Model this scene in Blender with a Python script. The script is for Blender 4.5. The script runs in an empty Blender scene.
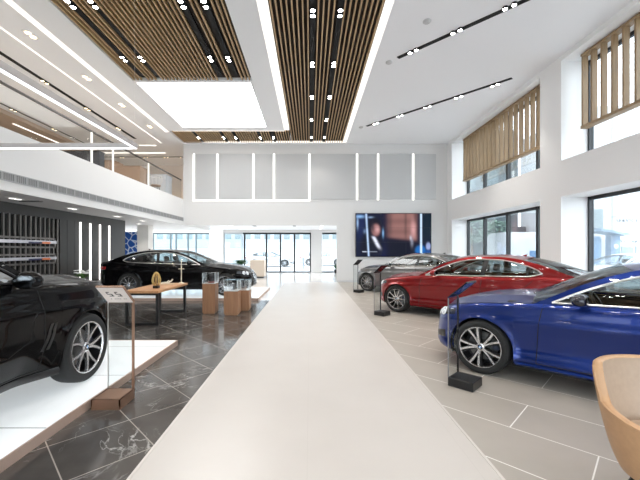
import bpy, bmesh, math, random
from mathutils import Vector, Matrix
from bisect import bisect_left
random.seed(7)
sc = bpy.context.scene
COL = sc.collection
PI = math.pi
H = 1.55                      # eye height
F = 345.0                     # focal length in pixels of a 640-wide frame

# ------------------------------------------------------------------ camera
cd = bpy.data.cameras.new('camera'); cam = bpy.data.objects.new('camera', cd); COL.objects.link(cam)
cam.location = (0, 0, H); cam.rotation_euler = (PI/2, 0, 0)
cd.sensor_width = 36; cd.lens = F/640*36; cd.shift_x = 10/640; cd.shift_y = 10/640
cd.clip_start = .05; cd.clip_end = 300
sc.camera = cam
sc.view_settings.view_transform = 'Standard'; sc.view_settings.look = 'None'
sc.view_settings.exposure = 0.68; sc.view_settings.gamma = 1; sc.view_settings.use_curve_mapping = False
try:
    sc.cycles.use_denoising = True
    sc.cycles.max_bounces = 10; sc.cycles.diffuse_bounces = 5; sc.cycles.glossy_bounces = 5
    sc.cycles.transparent_max_bounces = 24; sc.cycles.sample_clamp_indirect = 20
except Exception:
    pass

# ------------------------------------------------------------------ mesh builder
class MB:
    def __init__(s): s.v = []; s.f = []; s.m = []; s.cur = 0
    def add(s, vs, fs):
        o = len(s.v); s.v += [tuple(p) for p in vs]
        for f in fs: s.f.append([i+o for i in f]); s.m.append(s.cur)
        return s
    def box(s, x0, x1, y0, y1, z0, z1):
        x0, x1 = min(x0, x1), max(x0, x1); y0, y1 = min(y0, y1), max(y0, y1); z0, z1 = min(z0, z1), max(z0, z1)
        return s.add([(x0,y0,z0),(x1,y0,z0),(x1,y1,z0),(x0,y1,z0),(x0,y0,z1),(x1,y0,z1),(x1,y1,z1),(x0,y1,z1)],
                     [(0,3,2,1),(4,5,6,7),(0,1,5,4),(1,2,6,5),(2,3,7,6),(3,0,4,7)])
    def rbox(s, x0, x1, y0, y1, z0, z1, r=.01, seg=2):
        bm = bmesh.new(); bmesh.ops.create_cube(bm, size=1)
        for v in bm.verts:
            v.co = Vector(((x0+x1)/2+v.co.x*(x1-x0), (y0+y1)/2+v.co.y*(y1-y0), (z0+z1)/2+v.co.z*(z1-z0)))
        bmesh.ops.bevel(bm, geom=list(bm.edges), offset=r, segments=seg, affect='EDGES', profile=.5)
        return s.frombm(bm)
    def frombm(s, bm, M=None):
        bm.verts.ensure_lookup_table(); bm.verts.index_update()
        s.add([(M @ v.co) if M else v.co for v in bm.verts], [[v.index for v in f.verts] for f in bm.faces]); bm.free(); return s
    def xf(s, M, start=0):
        for i in range(start, len(s.v)): s.v[i] = tuple(M @ Vector(s.v[i]))
        return s
    def grid(s, rows, closed=False, flip=False):
        n = len(rows[0]); vs = [p for r in rows for p in r]; fs = []
        for i in range(len(rows)-1):
            for j in range(n if closed else n-1):
                k = (j+1) % n; f = (i*n+j, i*n+k, (i+1)*n+k, (i+1)*n+j)
                fs.append(f[::-1] if flip else f)
        return s.add(vs, fs)
    def tube(s, pts, r, n=8, closed=False, caps=True):
        P = [Vector(p) for p in pts]; N = len(P); rows = []; up = None
        for i in range(N):
            if closed: t = P[(i+1) % N]-P[i-1]
            else: t = P[min(i+1, N-1)]-P[max(i-1, 0)]
            if t.length < 1e-9: t = Vector((0,0,1))
            t.normalize()
            if up is None:
                a = Vector((0,0,1)) if abs(t.z) < .9 else Vector((1,0,0)); up = (a-t*a.dot(t)).normalized()
            else:
                up = up-t*up.dot(t); up = up.normalized() if up.length > 1e-6 else Vector((0,0,1))
            b = t.cross(up); rr = r(i/(N-1)) if callable(r) else r
            rows.append([P[i]+(up*math.cos(2*PI*k/n)+b*math.sin(2*PI*k/n))*rr for k in range(n)])
        if closed: rows.append(rows[0])
        s.grid(rows, closed=True)
        if caps and not closed:
            s.add(rows[0], [tuple(range(n))[::-1]]); s.add(rows[-1], [tuple(range(n))])
        return s
    def lathe(s, prof, n=32, M=None, axis='z'):
        rows = []
        for r, h in prof:
            row = []
            for k in range(n):
                a = 2*PI*k/n
                p = Vector((r*math.cos(a), r*math.sin(a), h)) if axis == 'z' else Vector((r*math.cos(a), h, r*math.sin(a)))
                row.append(M @ p if M else p)
            rows.append(row)
        return s.grid(rows, closed=True, flip=(axis == 'z') is False)
    def prism(s, poly, z0, z1, M=None):
        n = len(poly); vs = [(x, y, z0) for x, y in poly]+[(x, y, z1) for x, y in poly]
        if M: vs = [M @ Vector(p) for p in vs]
        return s.add(vs, [tuple(range(n))[::-1], tuple(range(n, 2*n))]+[(i, (i+1) % n, n+(i+1) % n, n+i) for i in range(n)])
    def ball(s, c, r, seg=12, rings=8):
        rows = []
        for i in range(rings+1):
            t = PI*i/rings
            rows.append([(c[0]+r[0]*math.sin(t)*math.cos(2*PI*k/seg), c[1]+r[1]*math.sin(t)*math.sin(2*PI*k/seg), c[2]+r[2]*math.cos(t)) for k in range(seg)])
        return s.grid(rows, closed=True, flip=True)
    def mesh(s, name, mats, smooth=35, weld=0):
        bm = bmesh.new(); vs = [bm.verts.new(p) for p in s.v]
        for f, mi in zip(s.f, s.m):
            if len(set(f)) < 3: continue
            try:
                fc = bm.faces.new([vs[i] for i in f]); fc.material_index = mi
            except ValueError: pass
        if weld: bmesh.ops.remove_doubles(bm, verts=bm.verts, dist=weld)
        if weld: bmesh.ops.dissolve_degenerate(bm, dist=1e-5, edges=bm.edges)
        me = bpy.data.meshes.new(name); bm.to_mesh(me); bm.free()
        for m in (mats if isinstance(mats, (list, tuple)) else [mats]): me.materials.append(m)
        if smooth:
            for p in me.polygons: p.use_smooth = True
            me.set_sharp_from_angle(angle=math.radians(smooth))
        return me
    def build(s, name, mats, parent=None, smooth=35, weld=0):
        o = bpy.data.objects.new(name, s.mesh(name, mats, smooth, weld)); COL.objects.link(o)
        if parent: o.parent = parent
        return o

def tag(o, label, cat, group=None, kind=None):
    o['label'] = label; o['category'] = cat
    if group: o['group'] = group
    if kind: o['kind'] = kind
    return o
def thing(name, label, cat, loc=(0,0,0), rz=0, group=None):
    o = bpy.data.objects.new(name, None); COL.objects.link(o); o.location = loc; o.rotation_euler = (0, 0, rz)
    o.empty_display_size = .2
    return tag(o, label, cat, group)
def struct(o): o['kind'] = 'structure'; return o
def copy_tree(o, parent=None):
    c = o.copy(); COL.objects.link(c)
    if parent: c.parent = parent
    for ch in list(o.children): copy_tree(ch, c)
    return c
def pchip(pts):
    pts = sorted(pts); X = [p[0] for p in pts]; Y = [p[1] for p in pts]; n = len(X)
    d = [(Y[i+1]-Y[i])/(X[i+1]-X[i]) for i in range(n-1)]; m = [d[0]]
    for i in range(1, n-1): m.append(0 if d[i-1]*d[i] <= 0 else 2*d[i-1]*d[i]/(d[i-1]+d[i]))
    m.append(d[-1])
    def f(x):
        if x <= X[0]: return Y[0]
        if x >= X[-1]: return Y[-1]
        i = max(0, bisect_left(X, x)-1); h = X[i+1]-X[i]; t = (x-X[i])/h
        return ((1+2*t)*(1-t)**2*Y[i]+t*(1-t)**2*h*m[i]+t*t*(3-2*t)*Y[i+1]+t*t*(t-1)*h*m[i+1])
    return f
def catmull(pts, sub=16):
    P = [Vector(p) for p in pts]; out = []
    for i in range(len(P)-1):
        a, b, c, d = P[max(i-1,0)], P[i], P[i+1], P[min(i+2, len(P)-1)]
        for k in range(sub):
            t = k/sub
            out.append(.5*((2*b)+(c-a)*t+(2*a-5*b+4*c-d)*t*t+(3*b-a-3*c+d)*t**3))
    out.append(P[-1]); return out

# ------------------------------------------------------------------ materials
MATS = {}
def nt(m):
    m.use_nodes = True; return m.node_tree.nodes, m.node_tree.links
def M(name, col=(.8,.8,.8), rough=.5, metal=0, coat=0, emit=None, es=0, spec=.5, noise=0, nscale=8):
    if name in MATS: return MATS[name]
    m = bpy.data.materials.new(name); N, L = nt(m); b = N['Principled BSDF']
    c = (*col, 1)
    b.inputs['Base Color'].default_value = c; b.inputs['Roughness'].default_value = rough; b.inputs['Metallic'].default_value = metal
    b.inputs['Coat Weight'].default_value = coat; b.inputs['Coat Roughness'].default_value = .02
    b.inputs['Specular IOR Level'].default_value = spec
    if emit: b.inputs['Emission Color'].default_value = (*emit, 1); b.inputs['Emission Strength'].default_value = es
    if noise:
        tc = N.new('ShaderNodeTexCoord'); n = N.new('ShaderNodeTexNoise'); n.inputs['Scale'].default_value = nscale; n.inputs['Detail'].default_value = 5
        r = N.new('ShaderNodeValToRGB')
        r.color_ramp.elements[0].position = .3; r.color_ramp.elements[1].position = .7
        r.color_ramp.elements[0].color = (*[x*(1-noise) for x in col], 1); r.color_ramp.elements[1].color = (*[min(1, x*(1+noise)) for x in col], 1)
        L.new(tc.outputs['Object'], n.inputs['Vector']); L.new(n.outputs['Fac'], r.inputs['Fac']); L.new(r.outputs['Color'], b.inputs['Base Color'])
    MATS[name] = m; return m
def GLASS(name, tint=(.95,.97,.98), refl=.08, rough=.01, edge=.55):
    m = bpy.data.materials.new(name); N, L = nt(m); N.remove(N['Principled BSDF']); out = N['Material Output']
    t = N.new('ShaderNodeBsdfTransparent'); t.inputs['Color'].default_value = (*tint, 1)
    g = N.new('ShaderNodeBsdfGlossy'); g.inputs['Roughness'].default_value = rough
    fr = N.new('ShaderNodeLayerWeight'); fr.inputs['Blend'].default_value = .25
    mu = N.new('ShaderNodeMath'); mu.operation = 'MULTIPLY_ADD'; mu.inputs[1].default_value = edge; mu.inputs[2].default_value = refl; mu.use_clamp = True
    mx = N.new('ShaderNodeMixShader')
    L.new(fr.outputs['Fresnel'], mu.inputs[0]); L.new(mu.outputs[0], mx.inputs['Fac']); L.new(t.outputs[0], mx.inputs[1]); L.new(g.outputs[0], mx.inputs[2]); L.new(mx.outputs[0], out.inputs['Surface'])
    MATS[name] = m; return m
def EMIT(name, col, s):
    m = bpy.data.materials.new(name); N, L = nt(m); N.remove(N['Principled BSDF'])
    e = N.new('ShaderNodeEmission'); e.inputs['Color'].default_value = (*col, 1); e.inputs['Strength'].default_value = s
    L.new(e.outputs[0], N['Material Output'].inputs['Surface']); MATS[name] = m; return m

def tile_mat(name, col1, col2, mortar, bw, rh, off, rot, loc, msize, rough, veins=False, coat=0, bump=0):
    m = bpy.data.materials.new(name); N, L = nt(m); b = N['Principled BSDF']
    tc = N.new('ShaderNodeTexCoord'); mp = N.new('ShaderNodeMapping'); mp.inputs['Rotation'].default_value = (0, 0, rot); mp.inputs['Location'].default_value = (*loc, 0)
    br = N.new('ShaderNodeTexBrick'); br.offset = off; br.offset_frequency = 2; br.squash = 1; br.squash_frequency = 2
    br.inputs['Scale'].default_value = 1; br.inputs['Brick Width'].default_value = bw; br.inputs['Row Height'].default_value = rh
    br.inputs['Mortar Size'].default_value = msize; br.inputs['Mortar Smooth'].default_value = .1; br.inputs['Bias'].default_value = 0
    br.inputs['Mortar'].default_value = (*mortar, 1)
    L.new(tc.outputs['Object'], mp.inputs['Vector']); L.new(mp.outputs[0], br.inputs['Vector'])
    n = N.new('ShaderNodeTexNoise'); n.inputs['Scale'].default_value = 1.6; n.inputs['Detail'].default_value = 6; L.new(tc.outputs['Object'], n.inputs['Vector'])
    r = N.new('ShaderNodeValToRGB'); r.color_ramp.elements[0].position = .3; r.color_ramp.elements[1].position = .7
    r.color_ramp.elements[0].color = (*col1, 1); r.color_ramp.elements[1].color = (*col2, 1); L.new(n.outputs['Fac'], r.inputs['Fac'])
    src = r.outputs['Color']
    if veins:
        for sc_, w, st in ((.75, .006, .5), (1.7, .006, .35)):
            v = N.new('ShaderNodeTexNoise'); v.inputs['Scale'].default_value = sc_; v.inputs['Detail'].default_value = 7; v.inputs['Roughness'].default_value = .55; v.inputs['Distortion'].default_value = 1.3
            L.new(mp.outputs[0], v.inputs['Vector'])
            s1 = N.new('ShaderNodeMath'); s1.operation = 'SUBTRACT'; s1.inputs[1].default_value = .5
            s2 = N.new('ShaderNodeMath'); s2.operation = 'ABSOLUTE'
            rr = N.new('ShaderNodeValToRGB'); rr.color_ramp.elements[0].position = 0; rr.color_ramp.elements[0].color = (st,)*3+(1,)
            rr.color_ramp.elements[1].position = w; rr.color_ramp.elements[1].color = (0,0,0,1)
            L.new(v.outputs['Fac'], s1.inputs[0]); L.new(s1.outputs[0], s2.inputs[0]); L.new(s2.outputs[0], rr.inputs['Fac'])
            # break the veins up
            k = N.new('ShaderNodeTexNoise'); k.inputs['Scale'].default_value = 2.1; L.new(mp.outputs[0], k.inputs['Vector'])
            kr = N.new('ShaderNodeValToRGB'); kr.color_ramp.elements[0].position = .46; kr.color_ramp.elements[1].position = .6; L.new(k.outputs['Fac'], kr.inputs['Fac'])
            mm = N.new('ShaderNodeMath'); mm.operation = 'MULTIPLY'; L.new(rr.outputs['Color'], mm.inputs[0]); L.new(kr.outputs['Color'], mm.inputs[1])
            mx = N.new('ShaderNodeMixRGB'); mx.inputs['Color2'].default_value = (.75,.74,.72,1); L.new(mm.outputs[0], mx.inputs['Fac']); L.new(src, mx.inputs['Color1']); src = mx.outputs['Color']
    L.new(src, br.inputs['Color1']); L.new(src, br.inputs['Color2'])
    L.new(br.outputs['Color'], b.inputs['Base Color']); b.inputs['Roughness'].default_value = rough; b.inputs['Coat Weight'].default_value = coat; b.inputs['Coat Roughness'].default_value = .05
    MATS[name] = m; return m

white = M('white_paint', (.70,.69,.68), .6)
ceilw = M('ceiling_white', (.88,.885,.90), .8)
wallr = M('right_wall_white', (.85,.845,.84), .6)
panelg = M('panel_grey', (.52,.52,.52), .6)
cream = M('warm_beige_wall', (.80,.72,.65), .6)
tan = M('tan_wood', (.50,.36,.25), .5, noise=.1)
black = M('black_metal', (.012,.012,.013), .35)
blackm = M('black_matt', (.006,.006,.006), .8)
darkb = M('dark_backing', (.020,.013,.008), .9)
def wood(name, a, b_, sc_=(14, 1.2, 14), rough=.45):
    m = bpy.data.materials.new(name); N, L = nt(m); b = N['Principled BSDF']
    tc = N.new('ShaderNodeTexCoord'); mp = N.new('ShaderNodeMapping'); mp.inputs['Scale'].default_value = sc_
    n = N.new('ShaderNodeTexNoise'); n.inputs['Scale'].default_value = 1.5; n.inputs['Detail'].default_value = 6; n.inputs['Distortion'].default_value = .6
    r = N.new('ShaderNodeValToRGB'); r.color_ramp.elements[0].position = .3; r.color_ramp.elements[1].position = .7
    r.color_ramp.elements[0].color = (*a, 1); r.color_ramp.elements[1].color = (*b_, 1)
    L.new(tc.outputs['Object'], mp.inputs[0]); L.new(mp.outputs[0], n.inputs[0]); L.new(n.outputs['Fac'], r.inputs['Fac']); L.new(r.outputs['Color'], b.inputs['Base Color'])
    b.inputs['Roughness'].default_value = rough; MATS[name] = m; return m
slatw = wood('slat_wood', (.44,.29,.15), (.58,.40,.22))
screenw = wood('screen_wood', (.25,.16,.08), (.35,.235,.125), (14, 14, 1.2))
tablew = wood('table_wood', (.42,.20,.085), (.56,.30,.14))
casew = wood('case_wood', (.27,.13,.065), (.36,.18,.09), (10, 10, 1.2))
bronze = M('bronze_metal', (.36,.21,.14), .35, .7)
chrome = M('chrome', (.82,.82,.83), .12, 1)
satin = M('satin_chrome', (.85,.84,.82), .28, 1)
alloy = M('alloy_silver', (.72,.72,.73), .25, .9)
alloyd = M('alloy_black', (.02,.02,.022), .3, .4)
rubber = M('tyre_rubber', (.014,.014,.014), .75)
discm = M('brake_disc_steel', (.22,.22,.22), .4, .8)
cglass = GLASS('car_glass', (.55,.60,.60), .10)
cglassd = GLASS('car_glass_dark', (.30,.33,.33), .14)
wglass = GLASS('window_glass', (.93,.965,.985), .03)
bglass = GLASS('balustrade_glass', (.93,.94,.94), .008, edge=.04)
blglass = GLASS('blue_tint_glass', (.84,.91,.94), .05)
clear = GLASS('clear_case_glass', (.97,.98,.98), .17, edge=.2)
standg = GLASS('stand_glass', (.95,.965,.965), .02, edge=.08)
frame = M('window_frame_black', (.015,.018,.022), .4)
interior = M('car_interior_black', (.018,.017,.016), .6)
leather = M('car_seat_leather', (.05,.035,.03), .5)
p_black = M('car_paint_black', (.002,.002,.0025), .2, 0, .48, spec=.05)
p_blue = M('car_paint_blue', (.006,.026,.175), .28, .65, .75, spec=.3)
p_red = M('car_paint_red', (.23,.006,.008), .30, .6, .8, spec=.3)
p_grey = M('car_paint_grey', (.17,.173,.175), .3, .75, 1)
p_white = M('car_paint_white', (.46,.48,.50), .3, 0, .6)
redlens = M('tail_lens_red', (.30,.01,.01), .1, 0, 1)
lens = M('lamp_lens', (.9,.92,.95), .08, .1, 1)
lampdark = M('lamp_housing', (.05,.055,.065), .12, .3, 1)
led_w = EMIT('led_white', (1,.97,.93), 1.5)
led_c = EMIT('led_cream', (1,.92,.83), .95)
led_warm = EMIT('led_warm', (1,.92,.82), 1.3)
led_cool = EMIT('led_cool', (.93,.96,1), 1.5)
spot_e = EMIT('spot_glow', (1,.99,.97), 40.0)
spot_w = EMIT('spot_glow_warm', (1,.80,.52), 3.2)
lum_e = EMIT('luminous_panel', (1,.995,.985), 4.0)

marble = tile_mat('dark_marble', (.042,.038,.036), (.10,.092,.086), (.36,.33,.30), .6, .6, 0, -PI/4, (-.46,-.39), .0045, .13, veins=True, coat=0)
rtile = tile_mat('grey_tile', (.38,.345,.30), (.44,.40,.355), (.86,.84,.80), 1.2, .6, .5, PI/4, (.898,-.37), .005, .33)
pathm = tile_mat('ivory_tile', (.56,.52,.485), (.585,.545,.51), (.535,.495,.46), 1.2, 1.2, 0, 0, (.02,.3), .002, .30)
backm = tile_mat('white_tile', (.72,.71,.70), (.76,.75,.74), (.66,.65,.64), 1.2, 1.2, 0, 0, (.02,.3), .003, .12)
concrete = M('outdoor_concrete', (.42,.43,.44), .9, noise=.06, nscale=1)

# ------------------------------------------------------------------ room shell
XL, XR, YB, YN, ZC = -6.1, 6.6, 16.6, -5.0, 6.65
XP0, XP1 = -1.22, 1.30
EX = 14.0
def sbox(name, mat, *bs, smooth=0):
    for q in bs:
        b = MB(); b.box(*q); o = struct(b.build(name, mat, smooth=smooth))
    return o
sbox('floor_left', marble, (-EX, XP0, YN, 10.6, -.1, 0))
sbox('floor_centre', pathm, (XP0, XP1, YN, YB, -.1, 0))
sbox('floor_right', rtile, (XP1, 7.45, YN, YB, -.1, 0))
sbox('floor_back', backm, (-EX, XP0, 10.6, YB, -.1, 0), (-EX, 7.45, YB, 24.2, -.1, 0))
edge = M('path_edge_strip', (.62,.58,.54), .3)
sbox('trim_1', edge, (XP0-.018, XP0+.004, YN, 10.6, -.02, .004))
sbox('trim_2', edge, (XP1-.004, XP1+.018, YN, YB, -.02, .004))
# main ceiling pieces round the recesses
CT = (ZC, ZC+.35)
sbox('ceiling', ceilw, (1.73, 7.45, YN, YB, *CT), (-1.74, -1.10, YN, 14.75, *CT), (-5.35, -1.74, 14.35, 14.75, *CT),
     (-EX, -5.35, YN, 14.75, *CT), (-6.05, 1.73, 16.45, YB, *CT), (-EX, -6.05, 14.75, 21, *CT),
     (-6.2, 1.8, YN, YB, ZC+.35, ZC+.45))
# back wall with the wide opening
b = MB()
b.box(-6.1, XP1, YB, YB+.3, 2.75, ZC+.3)
b.box(XP1, 7.5, YB, YB+.3, 0, ZC+.3)
struct(b.build('wall_back', white, smooth=0))
sbox('baseboard_back', M('baseboard_grey', (.62,.62,.62), .5), (XP1, XR, YB-.015, YB, 0, .10))
# recessed grey panels on the back wall
pan_px = [194, 217.5, 253.5, 274, 309.5, 357, 378, 413, 437]
pan_x = [(p-310)/F*YB for p in pan_px]
trim = MB(); trim.box(pan_x[0]-.12, pan_x[-1]+.08, YB-.02, YB, 3.88, 3.94); trim.box(pan_x[0]-.12, pan_x[-1]+.08, YB-.02, YB, 6.18, 6.24)
tr = struct(trim.build('trim_3', white, smooth=0))
for i in range(8):
    q = MB(); q.rbox(pan_x[i]+.06, pan_x[i+1]-.06, YB-.035, YB-.002, 3.99, 6.16, .008, 1); q.build('wall_panel', panelg, tr, smooth=0)
names = ['leftmost', 'second from left', 'third from left', 'fourth from left', 'fifth from left, at the centre', 'third from right', 'second from right', 'rightmost']
for i in range(8):
    q = MB(); q.box(pan_x[i]-.033, pan_x[i]+.033, YB-.05, YB-.001, 3.95, 6.17)
    tag(q.build('light_strip', led_w, smooth=0), 'vertical white light strip between grey panels on back wall, %s' % names[i], 'light', 'light strips on the back wall')
q = MB(); q.box(pan_x[0]-.05, pan_x[4]+.05, YB-.05, YB-.001, 3.90, 3.95)
tag(q.build('light_strip', led_w, smooth=0), 'long horizontal white light strip under the grey panels on back wall', 'light', 'light strips on the back wall')

# right wall with deep window recesses
W = MB(); XO = 7.45
ys = [(9.9, 16.05), (2.6, 9.07)]                       # openings far and near
for a, c in ((-5.0, 2.6), (9.07, 9.9), (16.05, YB)): W.box(XR, XO, a, c, 0, ZC+.3)
for a, c in ys:
    W.box(XR, XO, a, c, 0, .25); W.box(XR, XO, a, c, 2.95, 3.90); W.box(XR, XO, a, c, 6.52, ZC+.3)
struct(W.build('wall_right', wallr, smooth=0))
def window(n, a, c, z0, z1, mull, trans=None):
    f = MB(); t = .05
    f.box(7.32, 7.40, a, c, z0, z0+.08); f.box(7.32, 7.40, a, c, z1-.09, z1)
    for y, t in [(a+.025, .025), (c-.025, .025)]+[(y, .05) for y in mull]: f.box(7.30, 7.42, y-t, y+t, z0, z1)
    o = struct(f.build('window_%d' % n, frame, smooth=0))
    g = MB(); g.box(7.352, 7.36, a, c, z0, z1); g.build('pane', wglass, o, smooth=0)
    return o
m1 = [11.1, 12.8, 14.5]; m2 = [4.2, 5.8]
window(1, 9.9, 16.05, .25, 2.95, m1); window(2, 9.9, 16.05, 3.90, 6.52, m1)
window(3, 2.6, 9.07, .25, 2.95, m2); window(4, 2.6, 9.07, 3.90, 6.52, [4.2, 5.9, 7.45])
def screen(a, c, label):
    s = MB(); z0, z1 = 4.62, 6.5
    s.box(6.86, 7.04, a, c, z0, z0+.07); s.box(6.86, 7.04, a, c, z1-.05, z1)
    n = round((c-a)/.29); st = (c-a-.05)/n
    for i in range(n+1): s.box(6.885, 7.015, a+i*st, a+i*st+.05, z0+.07, z1-.05)
    tag(s.build('slat_screen', screenw, smooth=0), label, 'screen', 'timber screens over the upper windows')
screen(10.15, 15.5, 'vertical timber slat screen across the far upper window')
screen(3.3, 8.75, 'vertical timber slat screen across the near upper window, cut by right edge')

# left: mezzanine slab, dark wall, rear end of room
b = MB(); b.box(-EX, XL, YN, 21, 2.74, 3.99)
mez = struct(b.build('mezzanine_slab', white, smooth=0)); 
g = MB(); g.box(XL-.01, XL+.012, -4, YB-.01, 2.95, 3.10)
vent_m = M('grille_grey', (.36,.36,.36), .5)
y = -4.0
fr = MB(); fr.box(XL, XL+.02, -4, YB-.01, 2.935, 2.955); fr.box(XL, XL+.02, -4, YB-.01, 3.095, 3.115)
while y < YB-.05:
    fr.box(XL, XL+.02, y, y+.03, 2.95, 3.10); y += .30
    for k in range(1, 6): fr.box(XL, XL+.016, y-.30+k*.05, y-.30+k*.05+.008, 2.95, 3.10)
gr = thing('air_grille', 'long grey linear air grille along the white mezzanine edge', 'air vent', (0,0,0))
g.build('grille_backing', M('grille_dark', (.20,.20,.20), .6), gr, smooth=0); fr.build('louvre_frame', vent_m, gr, smooth=0)
XD = -7.5
dw = M('dark_wall_grey', (.042,.039,.037), .45)
sbox('wall_left', dw, (XD-.15, XD, YN, 6.9, 0, 2.74), (XD-.15, XD, 10.35, 14.0, 0, 2.74), (XD-.15, XD, 6.9, 10.35, 2.47, 2.74), (XD-.15, XD, 6.9, 10.35, 0, .3))
jt = M('joint_dark', (.02,.02,.02), .6)
for yy in (10.65, 11.0): sbox('trim_5', jt, (XD, XD+.004, yy, yy+.012, .1, 2.47))
lw = sbox('wall_left', dw, (XD-.4, XD-.15, YN, 14.0, 0, 2.74))
q = MB(); q.box(XD-.149, XD-.13, 6.92, 10.33, .31, 2.46); q.build('recess_back', blackm, lw, smooth=0)
sl = MB(); y = 6.95
while y < 10.3: sl.box(XD-.05, XD-.005, y, y+.045, .301, 2.469); y += .165
tag(sl.build('slat_rack', M('slat_rack_grey', (.17,.155,.145), .4, .3), smooth=0), 'grey metal vertical slat rack in the black recess of dark wall', 'rack')
# two display shelves with coloured bars
def shelf(z, label):
    t = thing('display_shelf', label, 'shelf', (XD, 0, z), 0, 'display shelves on the slat rack')
    q = MB(); q.box(-.003, .03, 6.95, 10.15, .10, .15); q.box(-.003, .03, 6.95, 10.15, -.15, -.10); q.box(-.003, .03, 10.09, 10.15, -.15, .15); q.build('shelf_frame', MATS['slat_rack_grey'], t, smooth=0)
    q = MB(); q.box(.0, .16, 7.0, 10.0, -.02, .06); q.build('light_bar', M('shelf_bar_white', (.55,.55,.60), .2, .3), t, smooth=0)
    q = MB(); q.box(.0, .164, 9.0, 9.45, -.024, .02); q.build('bar_section', M('bar_navy', (.03,.03,.08), .3), t, smooth=0)
    q = MB(); q.box(.0, .166, 9.45, 9.75, -.026, .03); q.build('bar_section', M('bar_orange', (.55,.16,.06), .3), t, smooth=0)
shelf(1.75, 'upper display shelf with pale bar and orange tip on slat rack')
shelf(1.30, 'lower display shelf with pale bar on slat rack')
for i, yy in enumerate((11.25, 11.76, 12.3, 12.87)):
    q = MB(); q.box(XD-.002, XD+.03, yy-.032, yy+.032, .5, 2.46)
    tag(q.build('light_strip', led_w, smooth=0), 'vertical light strip on the dark wall, %s' % ['leftmost', 'second from left', 'third from left', 'rightmost, above the black sedan boot'][i], 'light', 'light strips on the dark wall')
# wall behind the camera: glazed front
b = MB(); b.box(-EX, 7.5, YN-.3, YN, 0, .2); b.box(-EX, 7.5, YN-.3, YN, 2.74, 3.9); b.box(-EX, 7.5, YN-.3, YN, 6.3, 7)
for x in (-EX, -10, -6.3, -2.5, 1.2, 4.6, 7.2): b.box(x, x+.3, YN-.3, YN, 0, 7)
struct(b.build('wall_rear', white, smooth=0))
g = MB(); g.box(-EX, 7.5, YN-.16, YN-.15, .2, 6.3); w5 = struct(g.build('window_5', wglass, smooth=0))
# mezzanine enclosing walls
sbox('wall_mezzanine', cream, (-EX, -EX+.2, YN, 21, 3.99, ZC), (-EX, -6.1, 20.8, 21, 3.99, ZC))
sbox('wall_ground_left', white, (-EX, -EX+.2, YN, 24.3, 0, 2.74))
sbox('trim_4', M('tan_soffit', (.56,.43,.33), .6), (-EX+.2, -11.1, YN, 17.5, 6.5, ZC))
sbox('wall_mezzanine_end', white, (-6.1, -5.8, YB+.3, 21, 3.3, ZC+.3))

# back hall
ZH = 2.95
sbox('ceiling_back', ceilw, (-6.1, 7.5, YB+.3, 24.3, ZH, ZH+.3))
YF = 24.0
def fx(px): return (px-310)/F*YF
b = MB()
for p0, p1 in ((139, 151), (210, 224), (311, 322), (345, 420)): b.box(fx(p0), fx(p1), YF-.2, YF+.3, 0, ZH)
b.box(-EX, fx(139)-1.2, YF, YF+.3, 0, ZH); b.box(-EX, 7.5, YF-.05, YF+.3, 2.76, ZH)
struct(b.build('wall_front', white, smooth=0))
def glazing(name, px0, px1, mull, zt=2.76, glass=wglass, t=.04, fm=frame):
    f = MB(); f.box(fx(px0), fx(px1), YF, YF+.08, zt-.12, zt); f.box(fx(px0), fx(px1), YF, YF+.08, 0, .06)
    for p in mull: f.box(fx(p)-t, fx(p)+t, YF-.02, YF+.1, 0, zt)
    o = struct(f.build(name, fm, smooth=0))
    g = MB(); g.box(fx(px0), fx(px1), YF+.04, YF+.048, .05, zt-.1); g.build('pane', glass, o, smooth=0)
glazing('door_1', 243, 311, [244.5, 266.5, 280.5, 294.5, 310.5], t=.055)
glazing('window_6', 152, 210, [153, 170.5, 176, 188, 196], glass=blglass, fm=M('frame_slate', (.13,.17,.19), .4))
glazing('window_7', 224, 243, [224.5, 242], glass=blglass, t=.03, fm=M('frame_pale', (.45,.49,.52), .4))
glazing('window_8', 322, 345, [], t=.03)
q = MB(); q.box(-8.32, -7.78, 16.6, 17.1, 0, 2.74); struct(q.build('column', M('column_white', (.80,.77,.73), .6), smooth=0))

# ------------------------------------------------------------------ ceilings of slats, coves and lights
def slat_field(name, label, x0, x1, y0, y1, skip=(), pitch=.108):
    t = thing(name, label, 'ceiling panel', (0,0,0), 0, 'slatted timber ceiling panels')
    q = MB(); q.box(x0, x1, y0, y1, ZC+.09, ZC+.13); q.build('backing', darkb, t, smooth=0)
    s = MB(); n = int((x1-x0)/pitch); p = (x1-x0)/n
    for i in range(n):
        xc = x0+(i+.5)*p
        if any(a-.02 < xc < c+.02 for a, c in skip): continue
        s.box(xc-.016, xc+.016, y0, y1, ZC+.004, ZC+.075)
    s.build('slats', slatw, t, smooth=0); return t
trC = [(0.0, .12), (.59, .71)]
trL = [(-5.03,-4.91), (-4.56,-4.44), (-2.71,-2.59), (-2.24,-2.12)]
trB = [(x-.05, x+.05) for x in (-5.06, -3.92, -3.37, -2.25, -1.65)]
slat_field('slat_ceiling', 'long timber slat ceiling strip running down the middle of the hall', -.88, 1.57, -3, 16.4, trC)
slat_field('slat_ceiling', 'wide timber slat ceiling field at upper left before the white luminous panel', -5.33, -1.76, -3, 10.38, trL)
slat_field('slat_ceiling', 'short timber slat ceiling band against the top of back wall', -6.0, -.90, 14.9, 16.4, trB)
def bar(name, label, mat, q, cat='light', group=None):
    b = MB(); b.box(*q); return tag(b.build(name, mat, smooth=0), label, cat, group)
bar('ceiling_light', 'cream cove light strip along left side of the central slat ceiling', led_c, (-1.098, -.89, -3, 14.745, ZC+.02, ZC+.35), group='cove lights')
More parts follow.
